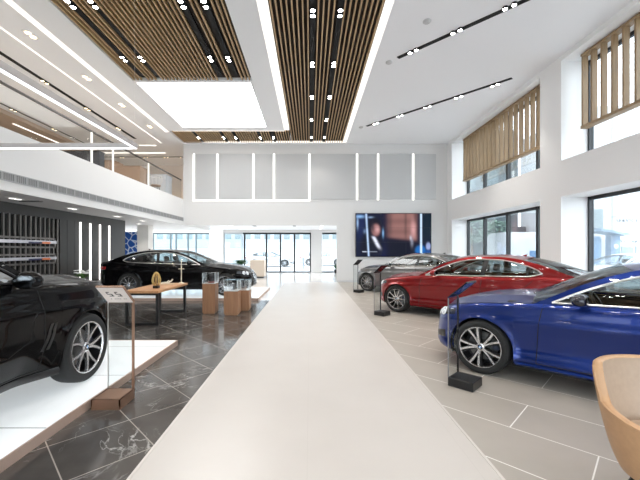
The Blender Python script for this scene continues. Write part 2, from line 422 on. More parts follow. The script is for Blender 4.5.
bar('ceiling_light', 'cream cove light strip along right side of the central slat ceiling', led_c, (1.58, 1.728, -3, 16.4, ZC+.02, ZC+.35), group='cove lights')
bar('ceiling_light', 'white cove light strip between luminous panel and short slat band', led_c, (-5.9, -1.1, 14.76, 14.88, ZC+.02, ZC+.35), group='cove lights')
bar('ceiling_light', 'cream cove light strip at the top of the back wall', led_c, (-5.0, 1.57, 16.40, 16.45, ZC+.02, ZC+.35), group='cove lights')
t = thing('luminous_ceiling_panel', 'large rectangular white luminous panel in the ceiling', 'light', (0,0,0))
q = MB(); q.box(-5.28, -1.81, 10.50, 14.29, ZC-.002, ZC+.03); q.build('diffuser', lum_e, t, smooth=0)
q = MB(); q.box(-5.345, -1.745, 10.39, 10.50, ZC-.008, ZC+.10); q.box(-5.345, -1.745, 14.29, 14.345, ZC-.006, ZC+.10); q.box(-5.345, -5.28, 10.50, 14.29, ZC-.006, ZC+.10); q.box(-1.81, -1.745, 10.50, 14.29, ZC-.006, ZC+.10); q.build('frame', ceilw, t, smooth=0)
def track(label, p0, p1, spots, z=ZC, half=.05, warm=False, r=.045, group='recessed track lights', pair=.085):
    """dark recessed channel from p0 to p1 with pairs of glowing spot heads"""
    t = thing('track_light', label, 'track light', (0,0,0), 0, group)
    d = (Vector(p1)-Vector(p0)); d.normalize(); n = Vector((-d.y, d.x))
    a, c = Vector(p0), Vector(p1)
    q = MB(); P = [a-n*half, c-n*half, c+n*half, a+n*half]
    q.prism([(v.x, v.y) for v in P], z-.012, z+.02); q.build('channel', blackm, t, smooth=0)
    for s in spots:
        for e in (-pair, pair):
            c0 = Vector(s)+d*e
            h = MB(); h.lathe([(0, -.045), (r*.8, -.045), (r*.8, -.03)], 12, Matrix.Translation((c0.x, c0.y, z)))
            h.cur = 1; h.lathe([(r*.8, -.03), (r*.85, -.05), (r, -.05), (r, 0), (0, 0)], 12, Matrix.Translation((c0.x, c0.y, z)))
            h.build('spotlight', [spot_w if warm else spot_e, black], t)
    return t
sy = [-2.6, -.6, 1.4, 3.4, 5.4, 7.42, 9.48, 11.5, 13.5, 15.6]
track('dark track light in central slat ceiling, left of its pair', (.06, -3), (.06, 16.35), [(.06, y) for y in sy], z=ZC+.035, half=.065, r=.06)
track('dark track light in central slat ceiling, right of its pair', (.65, -3), (.65, 16.35), [(.65, y) for y in sy], z=ZC+.035, half=.065, r=.06)
ll = ['first dark track light from left in the upper-left slat field', 'second dark track light from left in the upper-left slat field', 'third dark track light from left in the upper-left slat field', 'rightmost dark track light in the upper-left slat field']
for (a, c), l in zip(trL, ll):
    x = (a+c)/2; track(l, (x, -3), (x, 10.2), [(x, -.8), (x, 1.2), (x, 3.2), (x, 5.2), (x, 7.15), (x, 9.2)], z=ZC+.035, half=.065, r=.06)
lb = ['leftmost', 'second from left', 'middle', 'fourth from left', 'rightmost']
for (a, c), l in zip(trB, lb):
    x = (a+c)/2; track('short dark track light in slat band above back wall, %s' % l, (x, 14.95), (x, 16.35), [(x, 15.65)], z=ZC+.035, half=.05, r=.05)
def cpt(px, py, z=ZC):
    Y = (z-H)*F/(250-py); return ((px-310)/F*Y, Y)
track('long black track light slanting across the white ceiling, nearer one', (2.33, 9.15), (5.9, 5.5), [cpt(413, 50), cpt(456.5, 30), cpt(509.7, 5)], half=.06, r=.055)
track('long black track light slanting across the white ceiling, farther one', (2.33, 14.19), (5.99, 10.23), [cpt(376, 122.6), cpt(400, 115), cpt(427.5, 106), cpt(458.7, 96), cpt(495, 84)], half=.06, r=.055)
track('long black track light on the white ceiling, nearest, almost overhead', (2.33, 4.1), (5.9, .45), [(2.6, 3.83), (3.9, 2.5), (5.3, 1.05)], half=.06, r=.055)
# smoke detectors / sensors on the white ceiling
for px, py, l in ((389, 62, 'larger white disc detector on ceiling beside the near slanting track'), (361, 127, 'white disc detector on ceiling left of the far slanting track'), (427, 21, 'small white disc detector high on the white ceiling above the near track')):
    x, y = cpt(px, py); q = MB(); q.lathe([(0,-.05),(.06,-.045),(.09,-.02),(.09,0),(0,0)], 16, Matrix.Translation((x, y, ZC)))
    tag(q.build('smoke_detector', M('detector_grey', (.55,.55,.55), .5)), l, 'smoke detector', 'ceiling detectors')
# left upper ceiling strips, downlights, track
bar('ceiling_light', 'broad white ceiling light strip above the mezzanine edge', led_c, (-6.24, -6.09, -3, 14.9, ZC-.014, ZC+.002), group='mezzanine ceiling strips')
bar('ceiling_light', 'thin white ceiling light strip beyond the row of warm downlights', led_c, (-7.11, -7.06, -3, 16.4, ZC-.014, ZC+.002), group='mezzanine ceiling strips')
def downlight(x, y, z, label, group, mat=spot_w, r=.065):
    t = thing('downlight', label, 'downlight', (x, y, z), 0, group)
    q = MB(); q.rbox(-.085, .085, -.17, .17, -.02, .004, .006, 1); q.build('bezel', M('downlight_white', (.8,.78,.75), .5), t)
    for e in (-.08, .08):
        q = MB(); q.lathe([(0,-.026),(r,-.026),(r,-.01)], 14, Matrix.Translation((0, e, 0))); q.build('lamp', mat, t)
for i, y in enumerate((6.1, 8.15, 10.2, 12.1, 14.2)):
    downlight(-6.6, y, ZC, 'warm twin downlight in the ceiling beside the broad strip, %s' % ['off the near end', 'nearest the camera', 'second from near', 'third from near', 'farthest'][i], 'warm ceiling downlights')
track('thin black track with warm spots in the ceiling above the mezzanine', (-8.0, -2), (-8.0, 15.8), [(-8.0, y) for y in (6.4, 8.4, 10.4, 12.4, 14.4)], warm=True, half=.06, r=.065)
track('middle of three black tracks with warm spots in the mezzanine ceiling', (-9.35, 5), (-9.35, 17), [(-9.35, y) for y in (8.2, 10.3, 12.3, 14.4, 16.4)], warm=True, half=.035, r=.06)
track('black track with warm spots deepest in the mezzanine ceiling, beside the tan soffit', (-10.75, 9), (-10.75, 17), [(-10.75, y) for y in (10.4, 12.5, 14.5, 16.5)], warm=True, half=.03, r=.06)
track('dark crosswise track with warm spots at the mezzanine far end', (-11.5, 18.9), (-6.8, 18.9), [(-10.3, 18.9), (-9.0, 18.9), (-7.9, 18.9), (-7.0, 18.9)], warm=True, half=.04, r=.05)
bar('ceiling_light', 'short crosswise light strip at the mezzanine far end', led_warm, (-8.3, -7.5, 16.75, 16.85, ZC-.014, ZC+.002), group='mezzanine ceiling strips')
bar('ceiling_light', 'long crosswise light strip at the mezzanine far end', led_warm, (-11.1, -7.6, 18.05, 18.17, ZC-.014, ZC+.002), group='mezzanine ceiling strips')
bar('ceiling_light', 'upper light line on the tan mezzanine soffit', led_warm, (-11.65, -11.57, 13.5, 16.2, 6.482, 6.502), group='soffit light lines')
bar('ceiling_light', 'lower light line on the tan mezzanine soffit', led_warm, (-12.54, -12.46, 13.6, 15.6, 6.482, 6.502), group='soffit light lines')
for i, y in enumerate((5.8, 7.9, 9.8, 12.07, 13.9)):
    downlight(-6.75, y, 2.74, 'white twin downlight under the mezzanine, %s' % ['off the near end', 'nearest the camera', 'second from near', 'third from near', 'farthest'][i], 'downlights under the mezzanine', led_w)
downlight(-7.7, 15.5, 2.74, 'added twin downlight under the mezzanine that brightens the column by the blue poster', 'downlights under the mezzanine', led_w)  # extra fitting outside the row, added only to brighten the column
for px, py, l in ((31, 201, 'dark ceiling vent under the mezzanine between two downlights'), (190, 229, 'dark ceiling vent in the back hall left of bulkhead')):
    y = (2.74-H)*F/(250-py); x = (px-310)/F*y
    if y < 16.5:
        q = MB(); q.box(x-.25, x+.25, y-.06, y+.06, 2.72, 2.741); tag(q.build('ceiling_vent', M('vent_dark', (.15,.15,.15), .6), smooth=0), l, 'air vent')
# back hall ceiling lights
bar('ceiling_light', 'light line in the back hall ceiling left of the doors', led_w, (-4.6, -4.5, 17.5, 22, ZH-.02, ZH+.002), group='back hall ceiling lights')
bar('ceiling_light', 'light line in the back hall ceiling above the white pillar', led_w, (.62, .74, 17.5, 22.5, ZH-.02, ZH+.002), group='back hall ceiling lights')
for x, l in ((-3.2, 'dark rectangular spot recess in back hall ceiling, left one'), (-.9, 'dark rectangular spot recess in back hall ceiling, right one')):
    q = MB(); q.box(x-.08, x+.08, 19, 20.2, ZH-.02, ZH+.01); tag(q.build('ceiling_spot_recess', black, smooth=0), l, 'ceiling light')
# hanging LED frame over the SUV
t = thing('hanging_light_frame', 'rectangular hanging light frame with glowing underside over the black SUV', 'pendant light', (0,0,0))
XC, YC, ZL = -2.80, 5.62, 3.20
def hb(name, q):
    b = MB(); x0, x1, y0, y1 = q; b.rbox(x0, x1, y0, y1, ZL, ZL+.075, .006, 1); p = b.build(name, M('fitting_taupe', (.50,.46,.44), .4, .2), t)
    c = MB(); c.box(x0+.012, x1-.012, y0+.012, y1-.012, ZL-.012, ZL+.003); c.build('diffuser', led_cool, p, smooth=0)
hb('frame_bar', (XC-.06, XC, -1.0, YC)); hb('frame_bar', (-7.0+1.05, XC-.062, YC-.07, YC)); hb('frame_bar', (-5.95, -5.89, -1.0, YC-.072)); hb('frame_bar', (-5.888, XC-.062, -1.0, -.94))
for x, y in ((XC-.03, -.9), (XC-.03, YC-.05), (-5.92, -.9), (-5.92, YC-.05)):
    q = MB(); q.tube([(x, y, ZL+.07), (x, y, ZC)], .0015, 4); q.build('cable', satin, t)

# glass balustrade on the mezzanine edge
t = thing('glass_balustrade', 'glass balustrade with dark handrail along the mezzanine edge', 'balustrade', (XL, 0, 3.99))
yy = [-1.7+1.14*i for i in range(17)]
yy = [y for y in yy if y < YB]+[YB-.02]
for a, c in zip(yy[:-1], yy[1:]):
    q = MB(); q.box(-.10, -.088, a+.008, c-.008, .0, .90); q.build('glass_panel', bglass, t, smooth=0)
q = MB(); q.box(-.115, -.07, yy[0], YB-.02, .90, .94); q.build('handrail', M('handrail_dark', (.06,.055,.05), .4, .5), t, smooth=0)
for y in (9.79, 10.85, 13.24):
    q = MB(); q.box(-.12, -.075, y-.018, y+.018, 0, .9); q.build('post', EMIT('post_glow', (1,.96,.88), .9), t, smooth=0)
# mezzanine furniture
def mfurn(name, label, cat, x0, x1, y0, y1, h, mat):
    t = thing(name, label, cat, ((x0+x1)/2, (y0+y1)/2, 3.99)); w, d = (x1-x0)/2, (y1-y0)/2
    q = MB(); q.rbox(-w, w, -d, d, .06, h, .012, 1); q.build('body', mat, t)
    q = MB(); q.box(-w+.04, w-.04, -d+.04, d-.04, 0, .06); q.build('plinth', black, t, smooth=0)
    q = MB(); q.box(-w-.01, w+.01, -d-.01, d+.01, h, h+.03); q.build('top', mat, t, smooth=0)
cab = M('cabinet_tan', (.33,.22,.15), .5)
mfurn('cabinet', 'tan cabinet on the mezzanine behind the glass, left one', 'cabinet', -8.6, -7.9, 13.9, 14.6, 1.15, cab)
mfurn('cabinet', 'tan cabinet on the mezzanine behind the glass, right one', 'cabinet', -7.75, -6.7, 13.6, 14.2, .85, cab)
mfurn('reception_desk', 'pale grey desk at the mezzanine far end', 'desk', -7.9, -6.6, 15.8, 16.5, 1.0, M('desk_pale', (.62,.64,.68), .4))
mfurn('partition', 'charcoal low partition behind the mezzanine glass', 'partition', -8.3, -6.9, 11.3, 11.6, .78, M('charcoal', (.045,.045,.05), .6))
# round woven chair on mezzanine
t = thing('woven_chair', 'pale open-frame chair behind the mezzanine glass near the back wall', 'chair', (-6.75, 15.1, 3.99))
q = MB()
for k in range(10):
    a = 2*PI*k/10; q.tube([(.18*math.cos(a), .18*math.sin(a), .40), (.27*math.cos(a), .27*math.sin(a), .62), (.25*math.cos(a), .25*math.sin(a), .78)], .010, 5)
q.tube([(.25*math.cos(2*PI*k/20), .25*math.sin(2*PI*k/20), .78) for k in range(20)], .014, 6, closed=True); q.build('basket', M('chair_pale', (.65,.62,.60), .5), t)
q = MB(); q.lathe([(0,.40),(.2,.40),(.21,.36),(.18,.34),(0,.34)], 16); q.build('seat', M('chair_brown', (.35,.24,.17), .6), t)
for k in range(4):
    a = PI/4+PI/2*k; q = MB(); q.tube([(.13*math.cos(a), .13*math.sin(a), .35), (.22*math.cos(a), .22*math.sin(a), 0)], .012, 6); q.build('leg', black, t)
# ------------------------------------------------------------------ video wall
def gauss(u, v, cu, cv, su, sv): return math.exp(-((u-cu)/su)**2-((v-cv)/sv)**2)
def picture(u, v):                        # v downwards
    c = [.004, .006, .022]
    sg = lambda x, w: 1/(1+math.exp(max(-40, min(40, -x/w))))
    def mix(col, a):
        a = max(0, min(1, a))
        for i in range(3): c[i] = c[i]*(1-a)+col[i]*a
    def ell(cu, cv, su, sv, soft=.25): return sg(1-math.hypot((u-cu)/su, (v-cv)/sv), soft*.4)
    mix((.006,.010,.07), gauss(u, v, .27, .95, .12, .25)); mix((.01,.02,.09), gauss(u, v, .07, .35, .06, .5)*.6)
    mix((.20,.36,.62), gauss(u, v, .05, .07, .06, .035)); mix((.30,.45,.70), gauss(u, v, .02, .22, .012, .12)*.8); mix((.25,.36,.55), gauss(u, v, .20, .09, .035, .02)*.9); mix((.20,.3,.5), gauss(u, v, .12, .42, .02, .05)*.7)
    mix((.004,.005,.012), ell(.20, .80, .16, .42)*.9)                                   # dark suit
    mix((.45,.60,.85), gauss(u, 0, .135+.035*v, 0, .010, 1)*.95)
    mix((.005,.005,.012), ell(.245, .26, .085, .17)); mix((.26,.12,.12), ell(.265, .385, .055, .135)*.95); mix((.48,.27,.27), gauss(u, v, .285, .37, .025, .07)*.9); mix((.03,.02,.03), gauss(u, v, .225, .33, .02, .12)*.8)
    mix((.18,.36,.62), gauss(u, v, .36, .46, .010, .09)); mix((.006,.008,.02), ell(.29, .80, .07, .22)*.5)
    d = abs(u-(.235+.075*(v-.55)/.25)); mix((.62,.64,.78), sg(.02-d, .006)*sg(v-.54, .01)*sg(.80-v, .02))   # shirt
    bl = sg(u-.43, .018)*sg(.81-u, .010)*sg(.60+.22*(u-.62)-v, .022)
    k = .85+.22*math.sin(v*26)*.5
    mix((.235*k, .115*k, .105*k), bl*.96); mix((.030,.018,.022), bl*gauss(u, v, .66, .2, .018, .6)*.4); mix((.05,.03,.035), bl*gauss(u, v, .45, .2, .03, .4)*.6)
    mix((.46,.24,.24), bl*gauss(u, v, .765, .36, .035, .20)); mix((.05,.025,.03), bl*gauss(u, v, .80, .05, .03, .16)*.8)
    dk = sg(u-.41, .018)*sg(.82-u, .012)*sg(v-(.63+.2*(u-.62)), .022); mix((.004,.005,.014), dk)
    mix((.22,.23,.30), gauss(u, v, .745, .66, .018, .10)*.8); mix((.42,.44,.52), gauss(u, v, .728, .57, .012, .05)*.8)
    mix((.008,.11,.36), ell(.86, .86, .07, .12)*.9); mix((.30,.36,.62), ell(.965, .76, .03, .09)*.8); mix((.01,.06,.22), ell(.965, .92, .05, .08)*.8)
    mix((.62,.80,1.0), gauss(u, 0, .868, 0, .011, 1)); mix((.004,.012,.022), sg(u-.885, .004)*sg(.62-v, .05)*.9)
    if .08 < u < .28 and .878 < v < .90: mix((.6,.65,.8), .8 if u < .135 else .3)
    return c
def screen_mat():
    m = bpy.data.materials.new('screen_image'); N, L = nt(m); b = N['Principled BSDF']
    a = N.new('ShaderNodeVertexColor'); a.layer_name = 'image'
    b.inputs['Base Color'].default_value = (.004,.004,.004,1); b.inputs['Roughness'].default_value = .4; b.inputs['Specular IOR Level'].default_value = .1
    L.new(a.outputs['Color'], b.inputs['Emission Color']); b.inputs['Emission Strength'].default_value = 1.0; return m
scm = screen_mat()
VX0, VX1, VZ0, VZ1 = (356-310)/F*16.5, (431-310)/F*16.5, 1.55-6.5/F*16.5, 1.55+36.5/F*16.5
t = thing('video_wall', 'large wall screen showing two blurred figures in dark suits on back wall', 'screen', (0, 16.5, 0))
q = MB(); q.box(VX0-.02, VX1+.02, .0, .095, VZ0-.02, VZ1+.02); q.build('housing', black, t, smooth=0)
for r in range(3):
    for c in range(3):
        NX, NZ = 30, 18; w = (VX1-VX0)/3; h = (VZ1-VZ0)/3; x0 = VX0+c*w+.004; z1 = VZ1-r*h-.004
        q = MB(); vs = []; fs = []; cols = []
        for j in range(NZ+1):
            for i in range(NX+1):
                vs.append((x0+(w-.008)*i/NX, -.004, z1-(h-.008)*j/NZ)); cols.append(picture((c+i/NX)/3, (r+j/NZ)/3))
        for j in range(NZ):
            for i in range(NX):
                k = j*(NX+1)+i; fs.append((k, k+NX+1, k+NX+2, k+1))
        me = bpy.data.meshes.new('screen_panel'); me.from_pydata(vs, [], fs)
        at = me.color_attributes.new('image', 'FLOAT_COLOR', 'POINT')
        for i, cc in enumerate(cols): at.data[i].color = (*cc, 1)
        me.materials.append(scm); o = bpy.data.objects.new('screen_panel', me); COL.objects.link(o); o.parent = t

# ------------------------------------------------------------------ cars
WHEELS = {}
def wheel_meshes(R, style):
    k = (R, style)
    if k in WHEELS: return WHEELS[k]
    rr = R*.745; tw = .245
    t = MB(); t.lathe([(rr,-tw),(R*.9,-tw-.006),(R*.972,-tw+.02),(R*.995,-tw+.05),(R,-tw+.09),(R,-.085),(R*.994,-.05),(R*.972,-.02),(R*.93,-.003),(R*.86,.002),(R*.80,-.004),(rr,-.014)], 56, axis='y')
    rim = MB(); rim.cur = 0
    rim.lathe([(rr*1.005,-.016),(rr*1.0,-.006),(rr*.965,-.006),(rr*.945,-.020)], 56, axis='y')
    rim.cur = 1
    rim.lathe([(rr*.945,-.020),(rr*.93,-.07),(rr*.93,-tw+.02)], 56, axis='y'); rim.lathe([(rr*.93,-.19),(0.001,-.19)], 32, axis='y')
    def spoke(a0, a1, r0, r1, w0, w1, y0, y1, th):
        n = 6; L_, R_, LB, RB = [], [], [], []
        for i in range(n+1):
            f = i/n; r = r0+(r1-r0)*f; a = a0+(a1-a0)*f**1.2; w = w0+(w1-w0)*f; y = y0+(y1-y0)*f
            dx, dz = math.cos(a), math.sin(a); px, pz = -dz, dx
            L_.append((r*dx+px*w, y, r*dz+pz*w)); R_.append((r*dx-px*w, y, r*dz-pz*w)); LB.append((r*dx+px*w*1.2, y-th, r*dz+pz*w*1.2)); RB.append((r*dx-px*w*1.2, y-th, r*dz-pz*w*1.2))
        rim.grid([LB, L_, R_, RB])
    if style == 'twin':
        for i in range(5):
            a = 2*PI*i/5+PI/2
            for s in (-1, 1):
                rim.cur = 1; spoke(a+s*.16, a+s*.30, R*.10, rr*.96, R*.058, R*.072, -.034, -.014, .04)
                rim.cur = 0; spoke(a+s*.12, a+s*.235, R*.10, rr*.965, R*.030, R*.036, -.030, -.009, .006)
    elif style == 'vee':
        for i in range(5):
            a = 2*PI*i/5+PI/2
            for s in (-1, 1):
                rim.cur = 0; spoke(a+s*.10, a+s*.34, R*.09, rr*.965, R*.038, R*.028, -.030, -.010, .03)
    else:
        for i in range(10):
            a = 2*PI*i/10+PI/2
            rim.cur = 0; spoke(a, a+.10, R*.09, rr*.965, R*.038, R*.026, -.034, -.010, .035)
    rim.cur = 0; rim.lathe([(R*.15,-.05),(R*.15,-.034),(R*.12,-.026),(R*.085,-.024)], 24, axis='y')
    disc = MB(); disc.lathe([(R*.28,-.13),(R*.52,-.13),(R*.52,-.15),(R*.28,-.15)], 32, axis='y'); disc.lathe([(0.001,-.11),(R*.27,-.11),(R*.28,-.15)], 24, axis='y')
    cal = MB()
    for sgn in (1,):
        rows = []
        for k_ in range(7):
            a = PI*.86+k_*.09
            rows.append([(R*.36*math.cos(a), -.10, R*.36*math.sin(a)), (R*.57*math.cos(a), -.10, R*.57*math.sin(a)), (R*.57*math.cos(a), -.17, R*.57*math.sin(a)), (R*.36*math.cos(a), -.17, R*.36*math.sin(a))])
        cal.grid(rows, closed=True)
    cap = MB(); cap.cur = 0; cap.lathe([(R*.085,-.03),(R*.085,-.020),(R*.052,-.019)], 24, axis='y')
    for qd in range(4):
        cap.cur = 1 if qd % 2 == 0 else 2
        pts = [(0,-.019,0)]+[(R*.052*math.cos(qd*PI/2+j*PI/8), -.019, R*.052*math.sin(qd*PI/2+j*PI/8)) for j in range(5)]
        cap.add(pts, [(0, j+1, j) for j in range(1, 5)])
    WHEELS[k] = (rim.mesh('wheel', [alloy, alloyd]), t.mesh('tire', rubber), disc.mesh('brake_disc', discm), cal.mesh('brake_caliper', M('caliper', (.05,.06,.10), .4)), cap.mesh('hub_cap', [black, M('roundel_blue', (.05,.25,.6), .3), M('roundel_white', (.85,.85,.85), .3)]))
    return WHEELS[k]
def raw(name, me, parent):
    o = bpy.data.objects.new(name, me); COL.objects.link(o); o.parent = parent; return o

def build_car(label, paint, loc, rz, W=.915, fo=.79, ro=1.07, wb=2.85, zs=1.0, R=.335, style='twin', steer=0, mirror_mat=None, glass=cglass, chrome_trim=True, trim_mat=None,
              name='sedan_car', roof_dz=0, roofx=0, suv=False, group=None):
    root = thing(name, label, 'car', loc, rz, group)
    def mx(x):
        if x > 0: return x*fo/.79
        if x > -2.85: return x*wb/2.85
        return -wb+(x+2.85)*ro/1.07
    ws = W/.915
    if not suv:
        P0 = [(.79,0),(.778,.22),(.742,.43),(.665,.61),(.53,.745),(.36,.825),(.15,.868),(-.2,.893),(-.7,.908),(-1.4,.915),(-2.1,.913),(-2.7,.905),(-3.1,.885),(-3.45,.845),(-3.68,.775),(-3.82,.66),(-3.89,.48),(-3.915,.25),(-3.92,0)]
    else:
        P0 = [(.79,0),(.782,.25),(.755,.48),(.69,.66),(.56,.785),(.38,.85),(.15,.885),(-.2,.900),(-.7,.908),(-1.4,.915),(-2.1,.915),(-2.7,.91),(-3.1,.90),(-3.5,.87),(-3.72,.80),(-3.84,.68),(-3.9,.48),(-3.915,.25),(-3.92,0)]
    fine = catmull([(mx(x), y*ws, 0) for x, y in P0], 24)
    Xs = [p.x for p in fine]
    cum = [0]
    for a, c in zip(fine[:-1], fine[1:]): cum.append(cum[-1]+(c-a).length)
    L_ = cum[-1]
    def plan(s):
        s = max(0, min(L_, s)); i = min(max(1, bisect_left(cum, s)), len(cum)-1); f = (s-cum[i-1])/max(1e-9, cum[i]-cum[i-1])
        p = fine[i-1].lerp(fine[i], f)
        a, c = fine[max(0, i-2)], fine[min(len(fine)-1, i+1)]; d = (c-a); 
        n = Vector((-d.y, d.x, 0)) if False else Vector((d.y, -d.x, 0)); n.normalize()
        if n.y < 0 and p.y > .3: n = -n
        if s < 1e-6: n = Vector((1,0,0))
        if s > L_-1e-6: n = Vector((-1,0,0))
        return p, n
    negX = [-x for x in Xs]
    def s_of_x(x):
        i = min(max(1, bisect_left(negX, -x)), len(Xs)-1); f = (Xs[i-1]-x)/max(1e-9, Xs[i-1]-Xs[i]); return cum[i-1]+(cum[i]-cum[i-1])*max(0, min(1, f))
    zshp = [(.79,.70),(.74,.725),(.62,.765),(.35,.825),(0,.875),(-.4,.915),(-.75,.945),(-1.5,.972),(-2.3,.998),(-2.85,1.02),(-3.3,1.035),(-3.75,1.035),(-3.92,1.02)]
    if suv: zshp = [(.79,.80),(.74,.815),(.62,.84),(.35,.872),(0,.895),(-.4,.92),(-.75,.945),(-1.5,.972),(-2.3,.998),(-2.85,1.02),(-3.3,1.045),(-3.75,1.06),(-3.92,1.05)]
    zsh = pchip([(mx(x), z*zs) for x, z in zshp])
    zbot = pchip([(mx(x), z*zs) for x, z in [(.79,.20),(.6,.17),(.3,.18),(-.4,.19),(-1.4,.195),(-2.4,.20),(-3.3,.22),(-3.7,.27),(-3.92,.30)]])
    side = pchip([(0,.085),(.05,.035),(.11,.016),(.17,.022),(.30,.044),(.5,.030),(.64,.010),(.70,-.002),(.735,.003),(.80,.024),(.90,.042),(.96,.062),(1,.092)])
    if suv: side = pchip([(0,.21),(.08,.155),(.18,.10),(.32,.048),(.45,.018),(.60,.006),(.70,-.002),(.735,.003),(.80,.024),(.90,.042),(.96,.062),(1,.092)])
    nose = pchip([(0,.14),(.1,.03),(.22,0),(.45,.005),(.62,.02),(.8,.05),(.92,.09),(1,.16)])
    tail = pchip([(0,.18),(.15,.05),(.3,0),(.5,.002),(.66,.03),(.82,.015),(.93,.005),(1,.05)])
    RA = R+.032
    def arch(x):
        for xc in (0, -wb):
            d = abs(x-xc)
            if d < RA: return R+math.sqrt(max(0, RA*RA-d*d))
        return 0
    def inset(s, p, n, z):
        zb, zt = zbot(p.x), zsh(p.x); zr = (z-zb)/(zt-zb)
        wn = max(0, n.x)**2; wt = max(0, -n.x)**2
        v = side(zr)*(1-wn-wt)+nose(zr)*wn+tail(zr)*wt
        if suv and zr < .5:
            fw = max(0, min(1, (min(abs(p.x), abs(p.x+wb))-RA+.02)/.45)); v = v*(.22+.78*fw*fw*(3-2*fw))
        for xc in (0, -wb):
            r = math.hypot(p.x-xc, z-R); v -= .016*math.exp(-((r-RA)/.045)**2)*(1-wn-wt)
        return v
    def surf(s, z, off=0, sg=1):
        p, n = plan(s); q = p-n*(inset(s, p, n, z)-off); return Vector((q.x, q.y*sg, z))
    # columns
    ss = [L_*i/210 for i in range(211)]
    for xc in (0, -wb):
        for k in range(0, 31): ss.append(s_of_x(xc+RA*math.cos(PI*k/30)*.9999))
    ss.append(s_of_x(mx(-.75))); ss.append(s_of_x(mx(-3.45)))
    ss = sorted(set(round(s, 4) for s in ss)); ss[0] = 0; ss[-1] = L_
    NR = 30; colsL = []
    for s in ss:
        p, n = plan(s); zl = max(zbot(p.x), arch(p.x) if p.y > .5 else 0); zt = zsh(p.x)
        colsL.append([surf(s, zl+(zt-zl)*j/NR) for j in range(NR+1)])
    colsL[0] = [Vector((v.x, 0, v.z)) for v in colsL[0]]; colsL[-1] = [Vector((v.x, 0, v.z)) for v in colsL[-1]]
    body = MB(); mir = lambda r: [Vector((v.x, -v.y, v.z)) for v in r]
    body.grid(colsL); body.grid([mir(c) for c in colsL], flip=True)
    # rolled inner lip at bottom / arches
    lip = [[Vector((c[0].x, c[0].y, c[0].z)), Vector((c[0].x, max(0, c[0].y-.05), c[0].z+.004))] for c in colsL]
    body.grid(lip, flip=True); body.grid([mir(c) for c in lip])
    body.build('body', paint, root, 38, weld=1e-4)
    top = [c[-1] for c in colsL]
    xcowl, xdeck = mx(-.75), mx(-3.45 if not suv else -3.75)
    crown = pchip([(mx(.79),0),(mx(.7),.030*zs),(mx(.4),.078*zs),(mx(0),.098*zs),(mx(-.75),.085*zs),(mx(-3.4),.04*zs),(mx(-3.85),.03*zs),(mx(-3.92),0)])
    NV = 24
    def cap(rows_, nm):
        g = MB(); rows = []
        for p in rows_:
            row = []
            for k in range(NV+1):
                v = 1-2*k/NV
                z = p.z+crown(p.x)*(1-abs(v)**2.6)+ (.012*zs*math.exp(-((abs(v)-.60)/.09)**2)*min(1, crown(p.x)/.05) if nm == 'hood' else 0)
                row.append(Vector((p.x, p.y*v, z)))
            rows.append(row)
        g.grid(rows, flip=True); return g.build(nm, paint, root, 40, weld=1e-4)
    cap([p for p in top if p.x >= xcowl-1e-3], 'hood'); cap([p for p in top if p.x <= xdeck+1e-3], 'trunk_lid')
    # greenhouse
    if not suv:
        rail0 = [(-.56,.932),(-.72,1.022),(-1.0,1.175),(-1.25,1.287),(-1.5,1.362),(-1.8,1.400),(-2.2,1.408),(-2.5,1.385),(-2.8,1.325),(-3.1,1.235),(-3.4,1.115),(-3.62,1.035)]
        dt0 = [(-.74,.962),(-.9,1.052),(-1.1,1.152),(-1.35,1.252),(-1.6,1.318),(-1.9,1.350),(-2.3,1.343),(-2.55,1.305),(-2.8,1.235),(-2.98,1.160),(-3.06,1.10)]
        kink = -2.86; dend = -3.06; xW, xB = -1.40, -2.72; bw, bb = .17, -.25
    else:
        rail0 = [(-.56,.932),(-.72,1.020),(-1.0,1.165),(-1.25,1.275),(-1.5,1.345),(-1.8,1.382),(-2.3,1.392),(-2.8,1.385),(-3.2,1.355),(-3.5,1.31),(-3.7,1.20),(-3.85,1.06)]
        dt0 = [(-.74,.962),(-.9,1.050),(-1.1,1.145),(-1.35,1.240),(-1.6,1.302),(-1.9,1.330),(-2.4,1.33),(-2.9,1.31),(-3.2,1.26),(-3.4,1.18),(-3.45,1.12)]
        kink = -3.2; dend = -3.45; xW, xB = -1.40, -3.5; bw, bb = .22, -.06
    rail = pchip([(mx(x), z*zs) for x, z in rail0]); dtop = pchip([(mx(x), z*zs) for x, z in dt0])
    xA, xD = mx(-.56), mx(rail0[-1][0]); d0, d1, kx = mx(-.74), mx(dend), mx(kink)
    dz_end = dtop(d1)
    def dbot(x):
        if x >= kx: return zsh(x)+.016
        f = (kx-x)/(kx-d1); return zsh(x)+.016+(dz_end-zsh(x)-.016)*f**1.5
    ytop = pchip(sorted({round(p.x, 4): p.y for p in top if p.y > .3 and mx(.3) > p.x > mx(-3.8)}.items()))
    def S(x, z):
        h = max(0, z-zsh(x))/zs; return ytop(x)-(.30*h+.48*h*h)*ws
    xs = sorted(set([xA+(xD-xA)*i/110 for i in range(111)]+[d0, d1, kx]), reverse=True)
    pil, gl = MB(), MB()
    def strip(mb, xa, xb, f0, f1, n=4, off=0):
        rows = []
        for x in (xa, xb):
            z0, z1 = f0(x), f1(x); rows.append([(x, S(x, z0+(z1-z0)*k/n)+off, z0+(z1-z0)*k/n) for k in range(n+1)])
        mb.grid(rows); mb.grid([[(p[0], -p[1], p[2]) for p in r] for r in rows], flip=True)
    gls = {1: MB(), -1: MB()}
